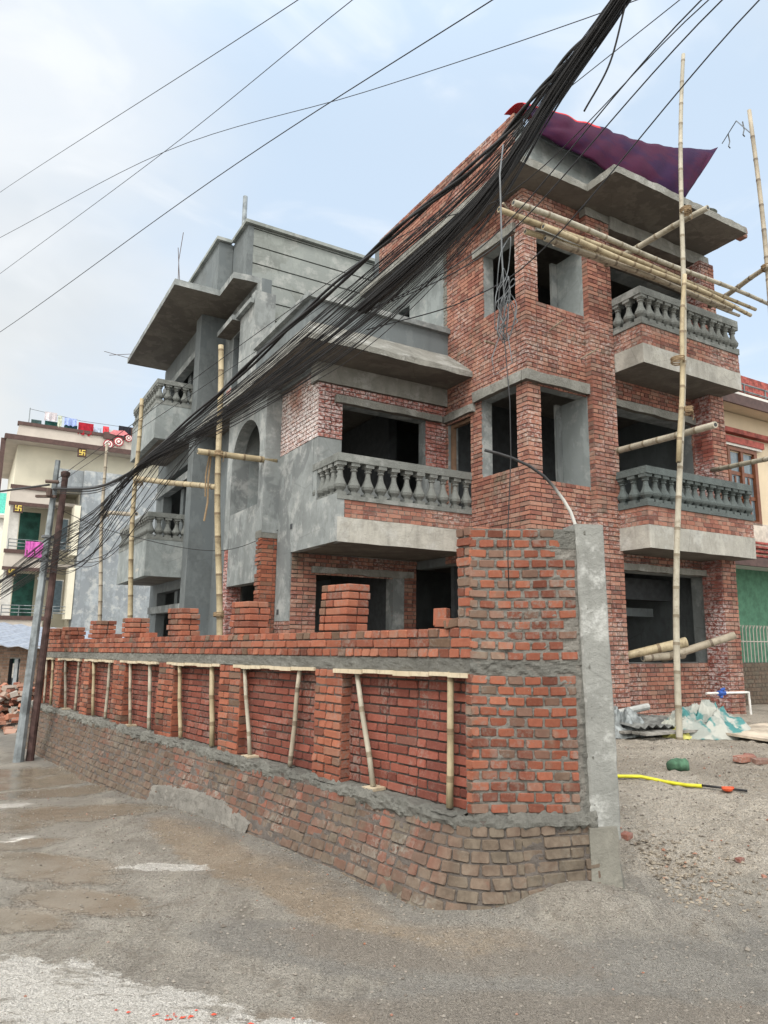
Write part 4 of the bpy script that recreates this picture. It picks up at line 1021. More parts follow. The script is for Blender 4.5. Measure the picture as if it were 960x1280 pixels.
# ================================================================== TARP on the tower
random.seed(5)
n = NT('purple_tarp'); z = n.attr('rnd')
c = n.mix(n.rng(n.noise(.8, 4, .6, stretch=(1, 1, 2)), .42, .58), (.020,.004,.032), (.042,.005,.026))
c = n.mix(n.math('GREATER_THAN', z, .8), c, (.42,.025,.03))
M['tarp'] = n.fin(c, .75, n.bump(n.noise(5, 5, .6), .4, .02), spec=.15)
cols = [(-.05, 10.30, 10.90), (.5, 10.24, 11.02), (.95, 10.20, 11.08), (1.44, 10.16, 11.14), (1.95, 10.12, 11.18), (2.6, 10.06, 11.24), (3.2, 10.08, 11.36), (3.8, 10.24, 11.52), (4.4, 11.0, 11.70), (5.0, 11.84, 11.89)]
mb = MB(); NU, NV = 54, 16
def tp(u, v):
    f = u * (len(cols) - 1); i = min(int(f), len(cols) - 2); t = f - i
    x = lerp(cols[i][0], cols[i + 1][0], t); zl = lerp(cols[i][1], cols[i + 1][1], t); zh = lerp(cols[i][2], cols[i + 1][2], t)
    s_ = min(1, 5.0 - x)
    q_ = x * 2.2 - v * 3; fold = .05 * noise.noise(Vector((x * 1.2, v * 2, 0))) + .035 * (1 - abs(math.sin(q_ * 1.7 + noise.noise(Vector((x, v, 3)))))) ** 2 + .012 * math.sin(x * 13 - v * 8)
    y = -.30 - .12 * math.sin(v * math.pi) * s_ + .18 * v + fold * s_ - .1 * x / 5
    sag = -.06 * math.sin(v * math.pi)
    return (x, y, lerp(zl, zh, v) + sag * s_)
vs = [tp(i / NU, j / NV) for j in range(NV + 1) for i in range(NU + 1)]
# top flap folded back over the roof
W1 = NU + 1; base_ = len(vs)
for j in range(1, 8):
    for i in range(NU + 1):
        x, y, z = vs[NV * W1 + i]; t = j / 7
        vs.append((x, y + .5 * t * (1 - x / 5.1), z + .14 * math.sin(t * 2.2) * (1 - x / 5.2) ** 1.5 + .012 * math.sin(x * 7 + j)))
for j in range(NV + 7):
    for i in range(NU):
        mb.add([vs[j * W1 + i], vs[j * W1 + i + 1], vs[(j + 1) * W1 + i + 1], vs[(j + 1) * W1 + i]], [(0, 1, 2, 3)], 0, .9 if j >= NV - 1 and i < 22 else .1)
mb.v = [tuple(p) for p in mb.v]
o = mb.build('tarpaulin', M['tarp'], None, smooth=True); o.location = (HO[0], HO[1], 0); o.rotation_euler = (0, 0, HA)
sd = o.modifiers.new('w', 'WELD'); sd.merge_threshold = .001
so = o.modifiers.new('s', 'SOLIDIFY'); so.thickness = .008
tag(o, 'purple tarpaulin with a red edge draped over the parapet of the tower roof', 'tarpaulin')
mb = MB(); mb.tube([tuple(hp(5.0, -.5, 11.86)), tuple(hp(4.4, -1.2, 11.65)), tuple(hp(3.54, -2.0, 10.45))], .010, 5)
for (x, y, z) in ((4.75, -.8, 11.77), (4.1, -1.5, 11.3)):
    mb.tube([tuple(hp(x, y, z)), tuple(hp(x + .03, y, z - .15)), tuple(hp(x - .02, y, z - .28)), tuple(hp(x + .03, y, z - .3))], .012, 5)
tag(mb.build('tie_string', M['wire_grey']), 'string with knotted ends from the tarpaulin corner to the far right pole', 'string')
def heap(name, loc, rx, ry, h, mat, label, cat, seed, rz=0, nseg=26, fold=.35):
    mb = MB(); N, K = nseg, 72; vs = [];
    for i in range(N + 1):
        for k in range(K):
            th = 2 * math.pi * k / K; r = i / N; ed = 1 + .28 * noise.noise(Vector((math.cos(th) * 1.6, math.sin(th) * 1.6, seed)))
            u, v = r * math.cos(th) * ed, r * math.sin(th) * ed
            q = Vector((u * 2.0 + seed, v * 2.0, seed)); q += noise.noise_vector(q * 1.3) * .5
            rid = 1 - abs(noise.noise(q)) * 2.6; rid2 = 1 - abs(noise.noise(q * 2.4)) * 2.2; rid3 = 1 - abs(noise.noise(q * 5.5)) * 2
            prof = (1 - r ** 3) * (1 - .25 * r)
            z = h * prof * (1 - fold + fold * (.55 * rid + .35 * rid2 + .16 * rid3))
            vs.append((u * rx, v * ry, max(.0, z) + .004 + (.012 * rid2 if r > .85 else 0)))
    fs = [(i * K + k, i * K + (k + 1) % K, (i + 1) * K + (k + 1) % K, (i + 1) * K + k) for i in range(N) for k in range(K)]
    mb.add(vs, fs, 0); o = mb.build(name, mat, None, smooth=True); o.location = loc; o.rotation_euler = (0, 0, rz)
    return tag(o, label, cat)
M['sack'] = simple('cement_sack', (.42,.46,.42), .7)
heap('sack', tuple(hp(4.15, -.3, 9.985)), .42, .36, .16, M['sack'], 'pale green sack lying on the box at the corner of the tower roof', 'sack', 3, HA)

# ================================================================== YARD
def gz(x, y): return ground_z(x, y)
# timber / tin sheets pile
mb = MB()
def tin(cx, cy, L_, W_, z0, rot, slope, mi):
    N = 40; c, s_ = math.cos(rot), math.sin(rot)
    for i in range(N):
        for j in range(3):
            q = []
            for (ii, jj) in ((i, j), (i + 1, j), (i + 1, j + 1), (i, j + 1)):
                u = (ii / N - .5) * L_; v = (jj / 3 - .5) * W_
                z = z0 + .022 * math.sin(ii * math.pi / 2) + slope * v + .02 * math.sin(jj * 1.3 + ii * .2)
                q.append((cx + c * u - s_ * v, cy + s_ * u + c * v, z))
            mb.add(q, [(0, 1, 2, 3)], mi)
tin(3.75, 10.35, 1.5, 1.0, .62, .5, .03, 0)
o = mb.build('corrugated_sheet', simple('grey_sheet', (.15,.155,.15), .6, var=.35)); so = o.modifiers.new('s', 'SOLIDIFY'); so.thickness = .006
tag(o, 'grey corrugated sheet on top of the pile at the foot of the tower', 'roofing sheet')
mb = MB()
for i in range(9):
    y = 9.85 + i * .12; a = .5
    mb.box(-.85 + random.uniform(-.1, .1), .75, -.05, .05, 0, .03, 0, P=lambda x, y_, z, i=i: (3.75 + math.cos(a) * x - math.sin(a) * (y_ - .55 + i * .13), 10.3 + math.sin(a) * x + math.cos(a) * (y_ - .55 + i * .13), .53 + z))
tag(mb.build('timber_slats', simple('grey_timber', (.25,.24,.22), .8, var=.3)), 'low stack of grey timber slats under the corrugated sheet', 'timber stack')
mb = MB(); mb.tube([(3.35, 10.5, .70), (3.9, 10.75, .78)], .05, 10); tag(mb.build('plastic_pipe', simple('pale_pipe', (.33,.34,.33), .5)), 'short pale pipe lying on the timber pile', 'pipe')
heap('tin_scrap', (3.25, 10.0, gz(3.25, 10.0)), .4, .35, .42, simple('scrap_tin', (.22,.24,.245), .6, metal=.2, var=.35), 'crumpled tin scrap beside the concrete post', 'scrap metal', 9, .3, fold=.6)
n = NT('teal_tarp'); c = n.mix(n.rng(n.noise(3.0, 3, .5), .46, .52), (.25,.27,.25), (.05,.18,.18)); c = n.mix(n.rng(n.noise(3.5, 3, .5, off=(4, 2, 1)), .52, .58), c, (.34,.35,.32)); 
tealm = n.fin(c, .5, n.bump(n.noise(12, 5, .6), .5, .02))
heap('tarp_heap', (4.55, 10.35, gz(4.5, 10.35) - .02), .80, .5, .50, tealm, 'crumpled white and teal tarpaulin heaped at the foot of the brick wall', 'tarpaulin', 14, .35, fold=.6)
heap('sack', (4.02, 10.12, gz(4.0, 10.1) - .02), .36, .26, .3, simple('pale_sack', (.33,.34,.30), .8), 'white sack bunched beside the base of the tall bamboo pole', 'sack', 22, .2, fold=.5)
heap('sack', (3.98, 9.92, gz(3.98, 9.9) - .01), .22, .16, .17, simple('yellow_sack', (.48,.46,.14), .8), 'small yellow bag in front of the white sack', 'bag', 32, .2, fold=.5)
mb = MB(); c0 = (5.3, 9.9); 
for i in range(12):
    for j in range(6):
        q = []
        for (ii, jj) in ((i, j), (i + 1, j), (i + 1, j + 1), (i, j + 1)):
            u, v = ii / 12 * 1.7 - .6, jj / 6 * 1.0 - .5
            x = c0[0] + .86 * u - .5 * v; y = c0[1] + .5 * u + .86 * v
            q.append((x, y, gz(c0[0], c0[1]) + .06 + .03 * math.sin(u * 3) + .02 * v))
        mb.add(q, [(0, 1, 2, 3)], 0)
o = mb.build('plywood_sheet', simple('muddy_plywood', (.42,.36,.29), .85, var=.3, scale=3)); so = o.modifiers.new('s', 'SOLIDIFY'); so.thickness = .03; so.offset = 0
tag(o, 'mud stained plywood sheet lying flat at the right edge of the yard', 'plywood')
def yard_brick(x, y, rz, lab, k=0, s=(.22, .11, .065), grp='loose bricks in the yard', mat='brick', rx=0):
    return loose_brick((x, y, gz(x, y) + s[2] * .45 + k), rz, rx, 0, lab, grp, mat, s)
yard_brick(4.98, 10.85, .4, 'brick under the bent white water pipe, lower one of the pair', 0, mat='brick_new'); yard_brick(5.0, 10.85, .7, 'brick on top of the pair under the white water pipe', .065, mat='brick_new')
yard_brick(5.25, 11.0, 1.4, 'brick leaning behind the pair at the foot of the brick column', 0, mat='brick_new')
yard_brick(4.05, 8.3, .5, 'brick lying in the yard to the right of the green sack', 0); yard_brick(4.2, 8.45, 1.2, 'brick touching its neighbour right of the green sack', 0)
yard_brick(4.22, 8.26, .2, 'front brick of the three lying right of the green sack', 0, (.2, .1, .06))
yard_brick(2.66, 5.62, .5, 'small red brick bit alone on the pale slope at the right edge', 0, (.06, .045, .035), 'brick fragments in the yard'); yard_brick(2.72, 5.40, 1.5, 'tiny brick chip below the red brick bit on the right slope', 0, (.035, .025, .02), 'brick fragments in the yard')
yard_brick(1.95, 6.0, .9, 'muddy brick fragment beside the concrete post footing', 0, (.12, .07, .045), 'brick fragments in the yard'); yard_brick(2.42, 7.9, .9, 'brick fragment just right of the concrete post near the hose', 0, (.1, .07, .05), 'brick fragments in the yard')
# water pipe with a blue valve
wp = empty('water_pipe', tuple(hp(3.9, -.36, .55))); tag(wp, 'white bent plastic water pipe with a blue valve at the brick column', 'pipe')
mb = MB(); q0 = hp(3.55, -.34, .86); q1 = hp(4.55, -.46, .86); q2 = hp(4.57, -.46, .45)
mb.tube([tuple(q0), tuple(lerp(q0, q1, .97)), tuple(q1), tuple(q1 + V(0, 0, -.04)), tuple(q2)], .02, 8); put(mb.build('pipe', simple('white_pvc', (.7,.7,.68), .4)), wp)
mb = MB(); qc = lerp(q0, q1, .35); mb.tube([tuple(qc - V(.07, .04, 0)), tuple(qc + V(.07, .04, 0))], .045, 8); mb.tube([tuple(qc), tuple(qc + V(0, -.02, .06)), tuple(qc + V(.05, -.03, .075))], .025, 8); mb.tube([tuple(qc), tuple(qc - V(.02, .02, .08))], .03, 8)
put(mb.build('valve', simple('blue_plastic', (.03,.09,.36), .5)), wp)
# green sack
def lumpy(name, p, L_, r, rz, mat, label, cat):
    mb = MB(); prof = [(-.52, .05), (-.5, .5), (-.44, .75), (-.3, .97), (0, 1.02), (.25, .98), (.42, .93), (.5, .8), (.52, .35)]
    pts = [(t * L_, 0, 0) for t, _ in prof]; mb.tube(pts, [k * r for _, k in prof], 22)
    for i, v in enumerate(mb.v):
        nn = noise.noise_vector(Vector(v) * 14) * .012; mb.v[i] = (v[0] + nn.x, v[1] + nn.y, max(-r * .8, v[2] + nn.z + .006 * math.sin(v[0] * 90)))
    o = mb.build(name, mat, None, smooth=True); o.location = p; o.rotation_euler = (0, 0, rz); return tag(o, label, cat)
lumpy('green_sack', (3.13, 7.85, gz(3.13, 7.85) + .055), .22, .068, .1, simple('green_sacking', (.06,.13,.08), .9, var=.3, scale=14), 'small rolled green sack lying alone in the yard', 'sack')
# hose
hs = empty('hose', (2.6, 7.35, .35)); tag(hs, 'yellow hose with a black nozzle end lying across the yard', 'hose')
pts = [(1.6, 7.8), (2.0, 7.62), (2.35, 7.5), (2.6, 7.47), (2.80, 7.37), (2.95, 7.22), (3.06, 7.12)]
mb = MB(); mb.tube([(x, y, gz(x, y) + .03) for x, y in pts], .017, 10); put(mb.build('hose_pipe', simple('yellow_hose', (.55,.52,.03), .45), None, True), hs)
mb = MB(); mb.tube([(3.05, 7.13, gz(3.05, 7.13) + .035), (3.2, 7.05, gz(3.2, 7.05) + .03), (3.42, 6.98, gz(3.42, 6.98) + .03)], .011, 8); put(mb.build('nozzle', M['cable'], None, True), hs)
mb = MB(); mb.lathe([(.02, 0), (.045, .012), (.05, .03), (.03, .04), (.01, .042)], (3.24, 6.99, gz(3.24, 6.99) + .01), 12); mb.box(3.19, 3.30, 6.98, 7.0, gz(3.24, 7) + .03, gz(3.24, 7) + .05); put(mb.build('connector', simple('orange_plastic', (.6,.1,.04), .5)), hs)
# curved conduit on the pillar
mb = MB(); mb.tube([(1.43, 5.24, 2.50), (1.43, 5.25, 2.57), (1.40, 5.25, 2.66), (1.35, 5.25, 2.75), (1.28, 5.25, 2.85), (1.21, 5.25, 2.93), (1.1, 5.25, 3.01), (.97, 5.25, 3.07), (.86, 5.25, 3.105), (.76, 5.25, 3.13)], [.013] * 4 + [.012] * 6, 8)
n = NT('conduit_skin'); z = n.sep()[2]; cm = n.fin(n.mix(n.rng(z, 2.72, 2.9), (.45,.45,.43), (.03,.03,.032)), .5)
tag(mb.build('conduit', cm, None, True), 'black conduit smeared with cement bending up from the top of the corner pillar', 'conduit')

# ================================================================== UTILITY POLES
def upole(name, p0, p1, r0, r1, mat, label, sides=12):
    u = empty(name, p0); tag(u, label, 'utility pole', 'leaning utility poles')
    mb = MB(); mb.tube([p0, tuple(lerp(Vector(p0), Vector(p1), .5)), p1], [r0, (r0 + r1) / 2, r1], sides); put(mb.build('shaft', M[mat], None, False), u); return u
u1 = upole('utility_pole', (-5.60, 11.50, -.25), (-5.62, 11.9, 4.66), .082, .045, 'steel', 'leaning galvanised steel pole at the far end of the boundary wall', 8)
mb = MB(); mb.box(-5.86, -5.52, 11.72, 11.78, 3.98, 4.02); mb.tube([(-5.7, 11.7, 4.25), (-5.5, 11.75, 4.25)], .03, 8); mb.tube([(-5.62, 11.7, 4.0), (-5.62, 11.7, 4.12)], .05, 8); put(mb.build('bracket', M['iron']), u1)
mb = MB()
for z in (2.6, 2.9, 3.3): mb.lathe([(.1, 0), (.1, .04)], (-5.615, 11.79, z), 12)
put(mb.build('band', M['wire_grey']), u1)
u2 = upole('utility_pole', (-5.48, 11.62, -.25), (-5.40, 11.75, 4.36), .06, .05, 'rust', 'leaning rusty brown pole beside the galvanised one', 10)
mb = MB(); mb.lathe([(.065, 0), (.075, .03), (.075, .08), (.04, .10)], (-5.40, 11.75, 4.34), 10); put(mb.build('cap', M['rust']), u2)

# ================================================================== CABLES
random.seed(77)
SP = [(-5.53, 11.75, 3.10), (-3.45, 9.78, 4.05), (-1.71, 8.04, 4.45), (-.26, 6.62, 4.93), (.79, 5.62, 5.47), (1.37, 5.02, 6.10), (1.80, 4.60, 6.55), (2.35, 4.05, 7.3)]
def spl(P_, n=40):
    """Catmull-Rom through P_"""
    P_ = [Vector(p) for p in P_]; P_ = [P_[0] * 2 - P_[1]] + P_ + [P_[-1] * 2 - P_[-2]]; out = []
    m = len(P_) - 3; per = max(2, n // m)
    for i in range(m):
        a, b, c, d = P_[i:i + 4]
        for k in range(per):
            t = k / per; out.append(.5 * ((2 * b) + (c - a) * t + (2 * a - 5 * b + 4 * c - d) * t * t + (3 * b - a - 3 * c + d) * t ** 3))
    out.append(P_[-2]); return out
def cable(name, pts, r, label, group=None, sides=5, mat='cable', n=40, cat='cable'):
    mb = MB(); mb.tube([tuple(p) for p in spl(pts, n)], r, sides); return tag(mb.build(name, M[mat], None, True), label, cat, group)
spread = [.0, .03, .22, .36, .26, .10, .045, .025]          # how far the bundle opens at each station
for k in range(68):
    s_ = random.gauss(-.1, .62); s_ = max(-1.25, min(.85, s_)); t_ = random.uniform(-1, 1)
    pts = []
    for i, p in enumerate(SP):
        if i == 0: continue
        w = spread[i]; wob = random.uniform(-.045, .045) * min(1, w * 5) + random.uniform(-.02, .02)
        pts.append((p[0] + t_ * (.05 if i < 6 else .09) * (1 if w > .05 else .8) , p[1] + t_ * .06, p[2] + s_ * w + wob))
    r = random.choice((.0026, .0032, .0038, .0052))
    if k < 34:
        # fan from the tie down to the poles and on
        dr = random.uniform(-.30, .25); sag = random.uniform(0, .22)
        pts = [(-8.1 + random.uniform(-.1, .1), 14.0, 2.1 + dr * .5), (-5.55 + random.uniform(-.05, .05), 11.60, 3.0 + dr), (-4.45, 10.72, 3.52 + dr * .6 - sag)] + pts
    elif k < 44:
        dr = random.uniform(-.06, .06)
        pts = [(-5.55, 11.7, 4.10 + dr), (-4.4, 10.7, 3.92 + dr)] + pts
    cable('overhead_cable', pts, r, 'black cable among the many of the sagging bundle strung across in front of the house', 'cables of the black overhead bundle')
# twisted heavy pair riding above the bundle
for ph in (0, math.pi, 2.1):
    base_ = spl([(p[0], p[1], p[2] + (.0, .03, .36, .52, .38, .15, .07, .04)[i]) for i, p in enumerate(SP)][1:], 160); pts = []
    for i, p in enumerate(base_):
        a = i * .2 + ph; pts.append((p.x + .018 * math.cos(a), p.y + .018 * math.cos(a), p.z + .022 * math.sin(a)))
    mb = MB(); mb.tube(pts, .015, 6)
    lab = {0: 'thick twisted strand riding on top of the cable bundle'}.get(ph, 'thick twisted strand riding on top of the cable bundle')
    tag(mb.build('twisted_cable', M['cable'], None, True), lab, 'cable', 'twisted strands above the bundle')
# thick wrapped part at upper right
for q in range(20):
    a = random.uniform(0, 6.28); rr = random.uniform(.01, .06); pts = [(p[0] + rr * math.cos(a) * 1.0, p[1] + rr * math.cos(a) * .7, p[2] + rr * math.sin(a) * 1.1) for p in SP[3:]]
    pts[-2] = (SP[-2][0] + rr * .4 * math.cos(a), SP[-2][1], SP[-2][2] + .5 * rr * math.sin(a))
    cable('overhead_cable', pts, .011, 'black cable among the many of the sagging bundle strung across in front of the house', 'cables of the black overhead bundle', 6)
# drooping loops below the tie
for k in range(12):
    x0 = random.uniform(.0, .5); a = Vector(SP[0]) + V(0, -.1, random.uniform(-.5, .2)); b = lerp(Vector(SP[1]), Vector(SP[2]), random.uniform(0, .9)); m_ = (a + b) / 2 + V(0, 0, -random.uniform(.25, .9))
    cable('slack_wire', [a, lerp(a, m_, .5) + V(0, 0, -.15), m_, lerp(m_, b, .5) + V(0, 0, -.02), b], .005, 'slack black wire drooping below the bundle near the poles', 'slack wires below the bundle')
TH = [([(-13.7, 19, 12.5), (-7.22, 12.0, 9.81), (-.76, 5.0, 6.85), (1.5, 2.5, 5.9)], .0038, 'uppermost thin wire crossing the sky at the left'),
      ([(-12.3, 17, 8.8), (-7.05, 12.0, 8.17), (-2.82, 8.0, 7.69), (-.31, 5.0, 6.86), (1.0, 3.4, 6.3)], .0038, 'second thin wire crossing the sky, dipping where it meets another'),
      ([(-13, 16.5, 9.6), (-7.12, 12.0, 8.89), (-3.17, 9.0, 8.44), (-.28, 7.0, 7.72), (1.88, 5.0, 6.83), (3.5, 3.5, 6.3)], .0042, 'thin wire running shallow across the sky to the top of the bundle'),
      ([(-13, 18, 7.8), (-7.5, 13.0, 7.49), (-2.2, 8.0, 7.30), (.83, 5.0, 6.87), (2.2, 3.6, 6.6)], .0055, 'dark thin wire passing just above the rear block roof'),
      ([(-5.5, 11.7, 4.2), (-.14, 8.0, 6.15), (.92, 7.0, 6.79), (2.14, 4.5, 6.38), (3, 3, 6.2)], .004, 'thin wire rising above the bundle toward the tarpaulin'),
      ([(-5.5, 11.7, 4.3), (-.3, 7.9, 6.2), (1.25, 6.5, 6.17), (2.35, 4.5, 6.38), (3.2, 3, 6.2)], .005, 'wire passing over the left end of the tarpaulin'),
      ([(-.4, 7.0, 5.0), (.6, 6.6, 5.35), (1.25, 6.3, 5.8), (2.28, 4.5, 6.36), (3.2, 3, 6.3)], .006, 'wire leaving the bundle in front of the tower corner, left of its twin'),
      ([(-.3, 6.9, 5.0), (.7, 6.4, 5.25), (1.32, 6.1, 5.65), (2.45, 4.5, 6.38), (3.3, 3, 6.3)], .006, 'wire leaving the bundle in front of the tower corner, right of its twin'),
      ([(-.2, 6.8, 4.8), (.8, 6.4, 4.95), (1.53, 6.0, 5.35), (2.73, 4.5, 6.39), (3.6, 3.2, 6.6)], .006, 'wire slanting over the middle of the tarpaulin to the upper right'),
      ([(-8.35, 14, 4.43), (-5.66, 11.75, 4.2)], .02, 'thick cable coming in from the left to the top of the steel pole'),
      ([(-7.5, 13.5, 2.55), (-5.55, 11.7, 3.0)], .022, 'thick cable coming in from the left low on the poles'),
      ([(-5.55, 11.7, 4.12), (-4.4, 10.7, 3.95), (-3.45, 9.78, 4.05)], .02, 'thick cable from the steel pole to the tie of the bundle'),
      ([(-5.5, 11.7, 3.8), (-4.7, 12.5, 3.5), (-3.0, 13.2, 3.3), (-1.5, 13.0, 3.9)], .006, 'thin wire sagging from the poles across the grey neighbouring wall'),
      ([(1.78, 4.62, 6.45), (1.70, 4.8, 6.1), (1.55, 5.0, 5.85)], .008, 'short wire dangling from the upper end of the bundle')]
for pts, r, lab in TH: cable('overhead_wire', pts, r, lab, 'single wires over the street')
# tangle of wire and its long tail in front of the tower corner
tg = []
random.seed(9)
mb = MB()
for k in range(9):
    cx, cz = .88 + random.uniform(-.02, .03), 4.35 + random.uniform(-.3, .2); w, h = random.uniform(.03, .085), random.uniform(.08, .26); ph = random.uniform(0, 6)
    pts = [(cx + w * math.sin(a + ph) * (1 + .2 * math.sin(2 * a)), 4.97 + .03 * math.sin(3 * a), cz + h * math.cos(a)) for a in [i * 2 * math.pi / 22 for i in range(23)]]
    mb.tube(pts, .0038, 5)
mb.tube([(.92, 5.1, 5.62), (.87, 4.99, 5.28), (.87, 4.97, 4.9), (.87, 4.97, 4.6), (.885, 4.97, 4.2), (.87, 4.97, 3.9)], .007, 6)
mb.tube([(.9, 4.97, 4.1), (.78, 4.96, 3.75), (.80, 4.96, 3.62), (.93, 4.96, 3.72), (.9, 4.96, 3.95)], .004, 5)
tag(mb.build('wire_tangle', M['wire_grey'], None, True), 'tangled coil of grey wire hanging in front of the top floor corner window', 'wire')
mb = MB(); mb.tube([(.87, 4.93, 3.9), (.90, 4.92, 3.4), (.90, 4.92, 3.0), (.87, 4.92, 2.5), (.865, 4.92, 2.25), (.868, 4.92, 2.04)], .004, 5)
tag(mb.build('hanging_wire', M['cable'], None, True), 'single wire tail hanging down in front of the corner pillar', 'wire')
# ================================================================== NEIGHBOURS (in house space)
random.seed(3)
M['cream'] = simple('cream_paint', (.66,.63,.52), .8, var=.06, scale=.8, bump=.05)
M['greywall'] = cement('grey_render_wall', (.27,.30,.325), wet=(.22,.245,.27), streak=.35, bscale=6, bamp=.1, pale_patch=.5)
M['beige_grey'] = simple('warm_grey_paint', (.46,.42,.38), .8, var=.08, scale=1, bump=.05)
M['brown'] = simple('brown_paint', (.085,.05,.045), .6)
M['white'] = simple('white_paint', (.66,.65,.62), .6, var=.06)
M['green_d'] = simple('green_curtain', (.02,.08,.065), .8, var=.3, scale=3)
M['gold'] = simple('yellow_emblem', (.65,.50,.12), .6)
M['glass'] = simple('window_glass', (.10,.14,.17), .12, spec=.6)
N1 = empty('neighbour_house', tuple(hp(0, 29, 0)), HA)
tag(N1, 'cream and grey three storey house with brown trims and rooftop laundry, far left', 'house')
def nb(name, mat, x0, x1, y0, y1, z0, z1, par=N1, lab=None): return bx(name, par, mat, x0, x1, y0, y1, z0, z1, label=lab)
F = 0.0
mb = MB()
mb.box(-6.2, 1.0, .0, 9, 8.6, 11.0)          # cream top storey
mb.box(-3.3, 1.0, .0, 9, -1, 8.59); mb.box(-6.2, -3.3, 1.6, 9, -1, 8.59)
mb.build('wall', M['cream'], N1)
nb('rendered_wall', 'greywall', -3.25, 1.4, -.9, -.01, -1, 9.62)
nb('rendered_wall', 'greywall', -4.4, -3.26, -.6, -.01, 8.7, 9.64)
nb('eave', 'beige_grey', -6.75, 1.2, -1.0, 9, 10.70, 10.86)
nb('eave_trim', 'brown', -6.8, 1.25, -1.06, -1.005, 10.66, 10.90); nb('eave_trim', 'brown', -6.82, -6.76, -1.0, 9, 10.64, 10.90)
nb('roof_parapet', 'beige_grey', -6.25, 1.0, -.2, .0, 10.87, 11.62); nb('roof_parapet', 'beige_grey', -6.25, -6.1, .01, 8, 10.87, 11.62)
nb('parapet_trim', 'brown', -6.32, 1.05, -.27, .05, 11.62, 11.78)
for k, z in enumerate((8.05, 5.05, 2.05)):           # balconies and loggias
    nb('balcony_slab', 'beige_grey', -6.3, -4.5, -.95, .3, z - .32, z + .32); 
    nb('balcony_trim', 'brown', -6.36, -4.44, -1.01, -.955, z + .32, z + .50); nb('balcony_trim', 'brown', -6.36, -4.44, -1.01, -.955, z - .46, z - .30)
    nb('balcony_trim', 'brown', -4.46, -4.40, -.954, .3, z + .32, z + .50); nb('balcony_trim', 'brown', -4.46, -4.40, -.954, .3, z - .46, z - .30)
    if k < 3:
        nb('loggia_ceiling', 'beige_grey', -6.2, -3.3, .0, 1.6, z - .12, z + .02)
        nb('jamb', 'cream', -3.56, -3.28, -.95, .2, z - 2.6, z - .2); nb('curtain', 'green_d', -5.75, -4.85, .9, 1.0, z - 2.6, z - .45)
        nb('column', 'white', -6.25, -5.85, -.3, .3, z - 2.6, z - .3)
        mb = MB()
        for q in (0, .16, .32): mb.tube([(-6.2, -.9, z - 2.35 + q), (-3.4, -.9, z - 2.35 + q)], .02, 5)
        for q in range(5): mb.tube([(-6.2 + q * .7, -.9, z - 2.6), (-6.2 + q * .7, -.9, z - 2.02)], .02, 5)
        mb.build('railing', M['steel'], N1)
        f = nb('window', 'white', -4.1, -3.62, .3, .4, z - 2.3, z - .7); bx('pane', f, 'glass', -4.05, -3.67, .25, .299, z - 2.25, z - .75)
nb('corner_downpipe', 'brown', -6.95, -6.75, -.9, -.7, -1, 10.7)
# emblem tiles
def swas(x, z, s_, y=-1.0, yy=0):
    mb = MB(); t = s_ * .085; a = s_ * .5
    L_ = [(-a, a, -t, t), (-t, t, -a, -t - .001), (-t, t, t + .001, a), (t + .001, a, a - 2 * t, a), (-a, -t - .001, -a, -a + 2 * t), (-a, -a + 2 * t, t + .001, a), (a - 2 * t, a, -a, -t - .001)]
    for x0, x1, z0, z1 in L_: mb.box(x + x0, x + x1, y - .03, y, z + z0, z + z1)
    mb.build('emblem', M['gold'], N1)
for x, z in ((-3.45, 10.45), (-5.95, 7.45), (-5.95, 4.5), (-5.95, 1.5)):
    nb('emblem_tile', 'brown', x - .2, x + .2, -1.0, -.88, z - .2, z + .2); swas(x, z, .27, -1.003)
# round red and white ornament on the parapet
RW = simple('ornament_red', (.35,.03,.05), .6); 
nb('ornament_panel', 'brown', -2.45, -1.9, -.34, -.28, 11.5, 11.85)
for x, z, r in ((-2.2, 11.22, .24), (-1.72, 11.42, .24), (-1.25, 11.68, .18)):
    for j, (rr, m_) in enumerate(((r, RW), (r * .78, M['white']), (r * .52, RW), (r * .3, M['white']))):
        mb = MB(); mb.extrude([(x + rr * math.cos(a), z + rr * math.sin(a)) for a in [i * math.pi / 12 for i in range(24)]], lambda u, w, d: (u, d, w), -.36 - j * .012, -.345 - j * .012 + .008); mb.build('ornament_ring', m_, N1)
mb = MB(); mb.extrude([(-2.2, 11.8), (-2.0, 12.0), (-1.75, 12.0), (-1.5, 12.05), (-1.3, 11.9), (-1.5, 11.78), (-1.9, 11.74)], lambda u, w, d: (u, d, w), -.36, -.33); mb.build('ornament_crest', simple('ornament_pink', (.6,.2,.22), .6), N1)
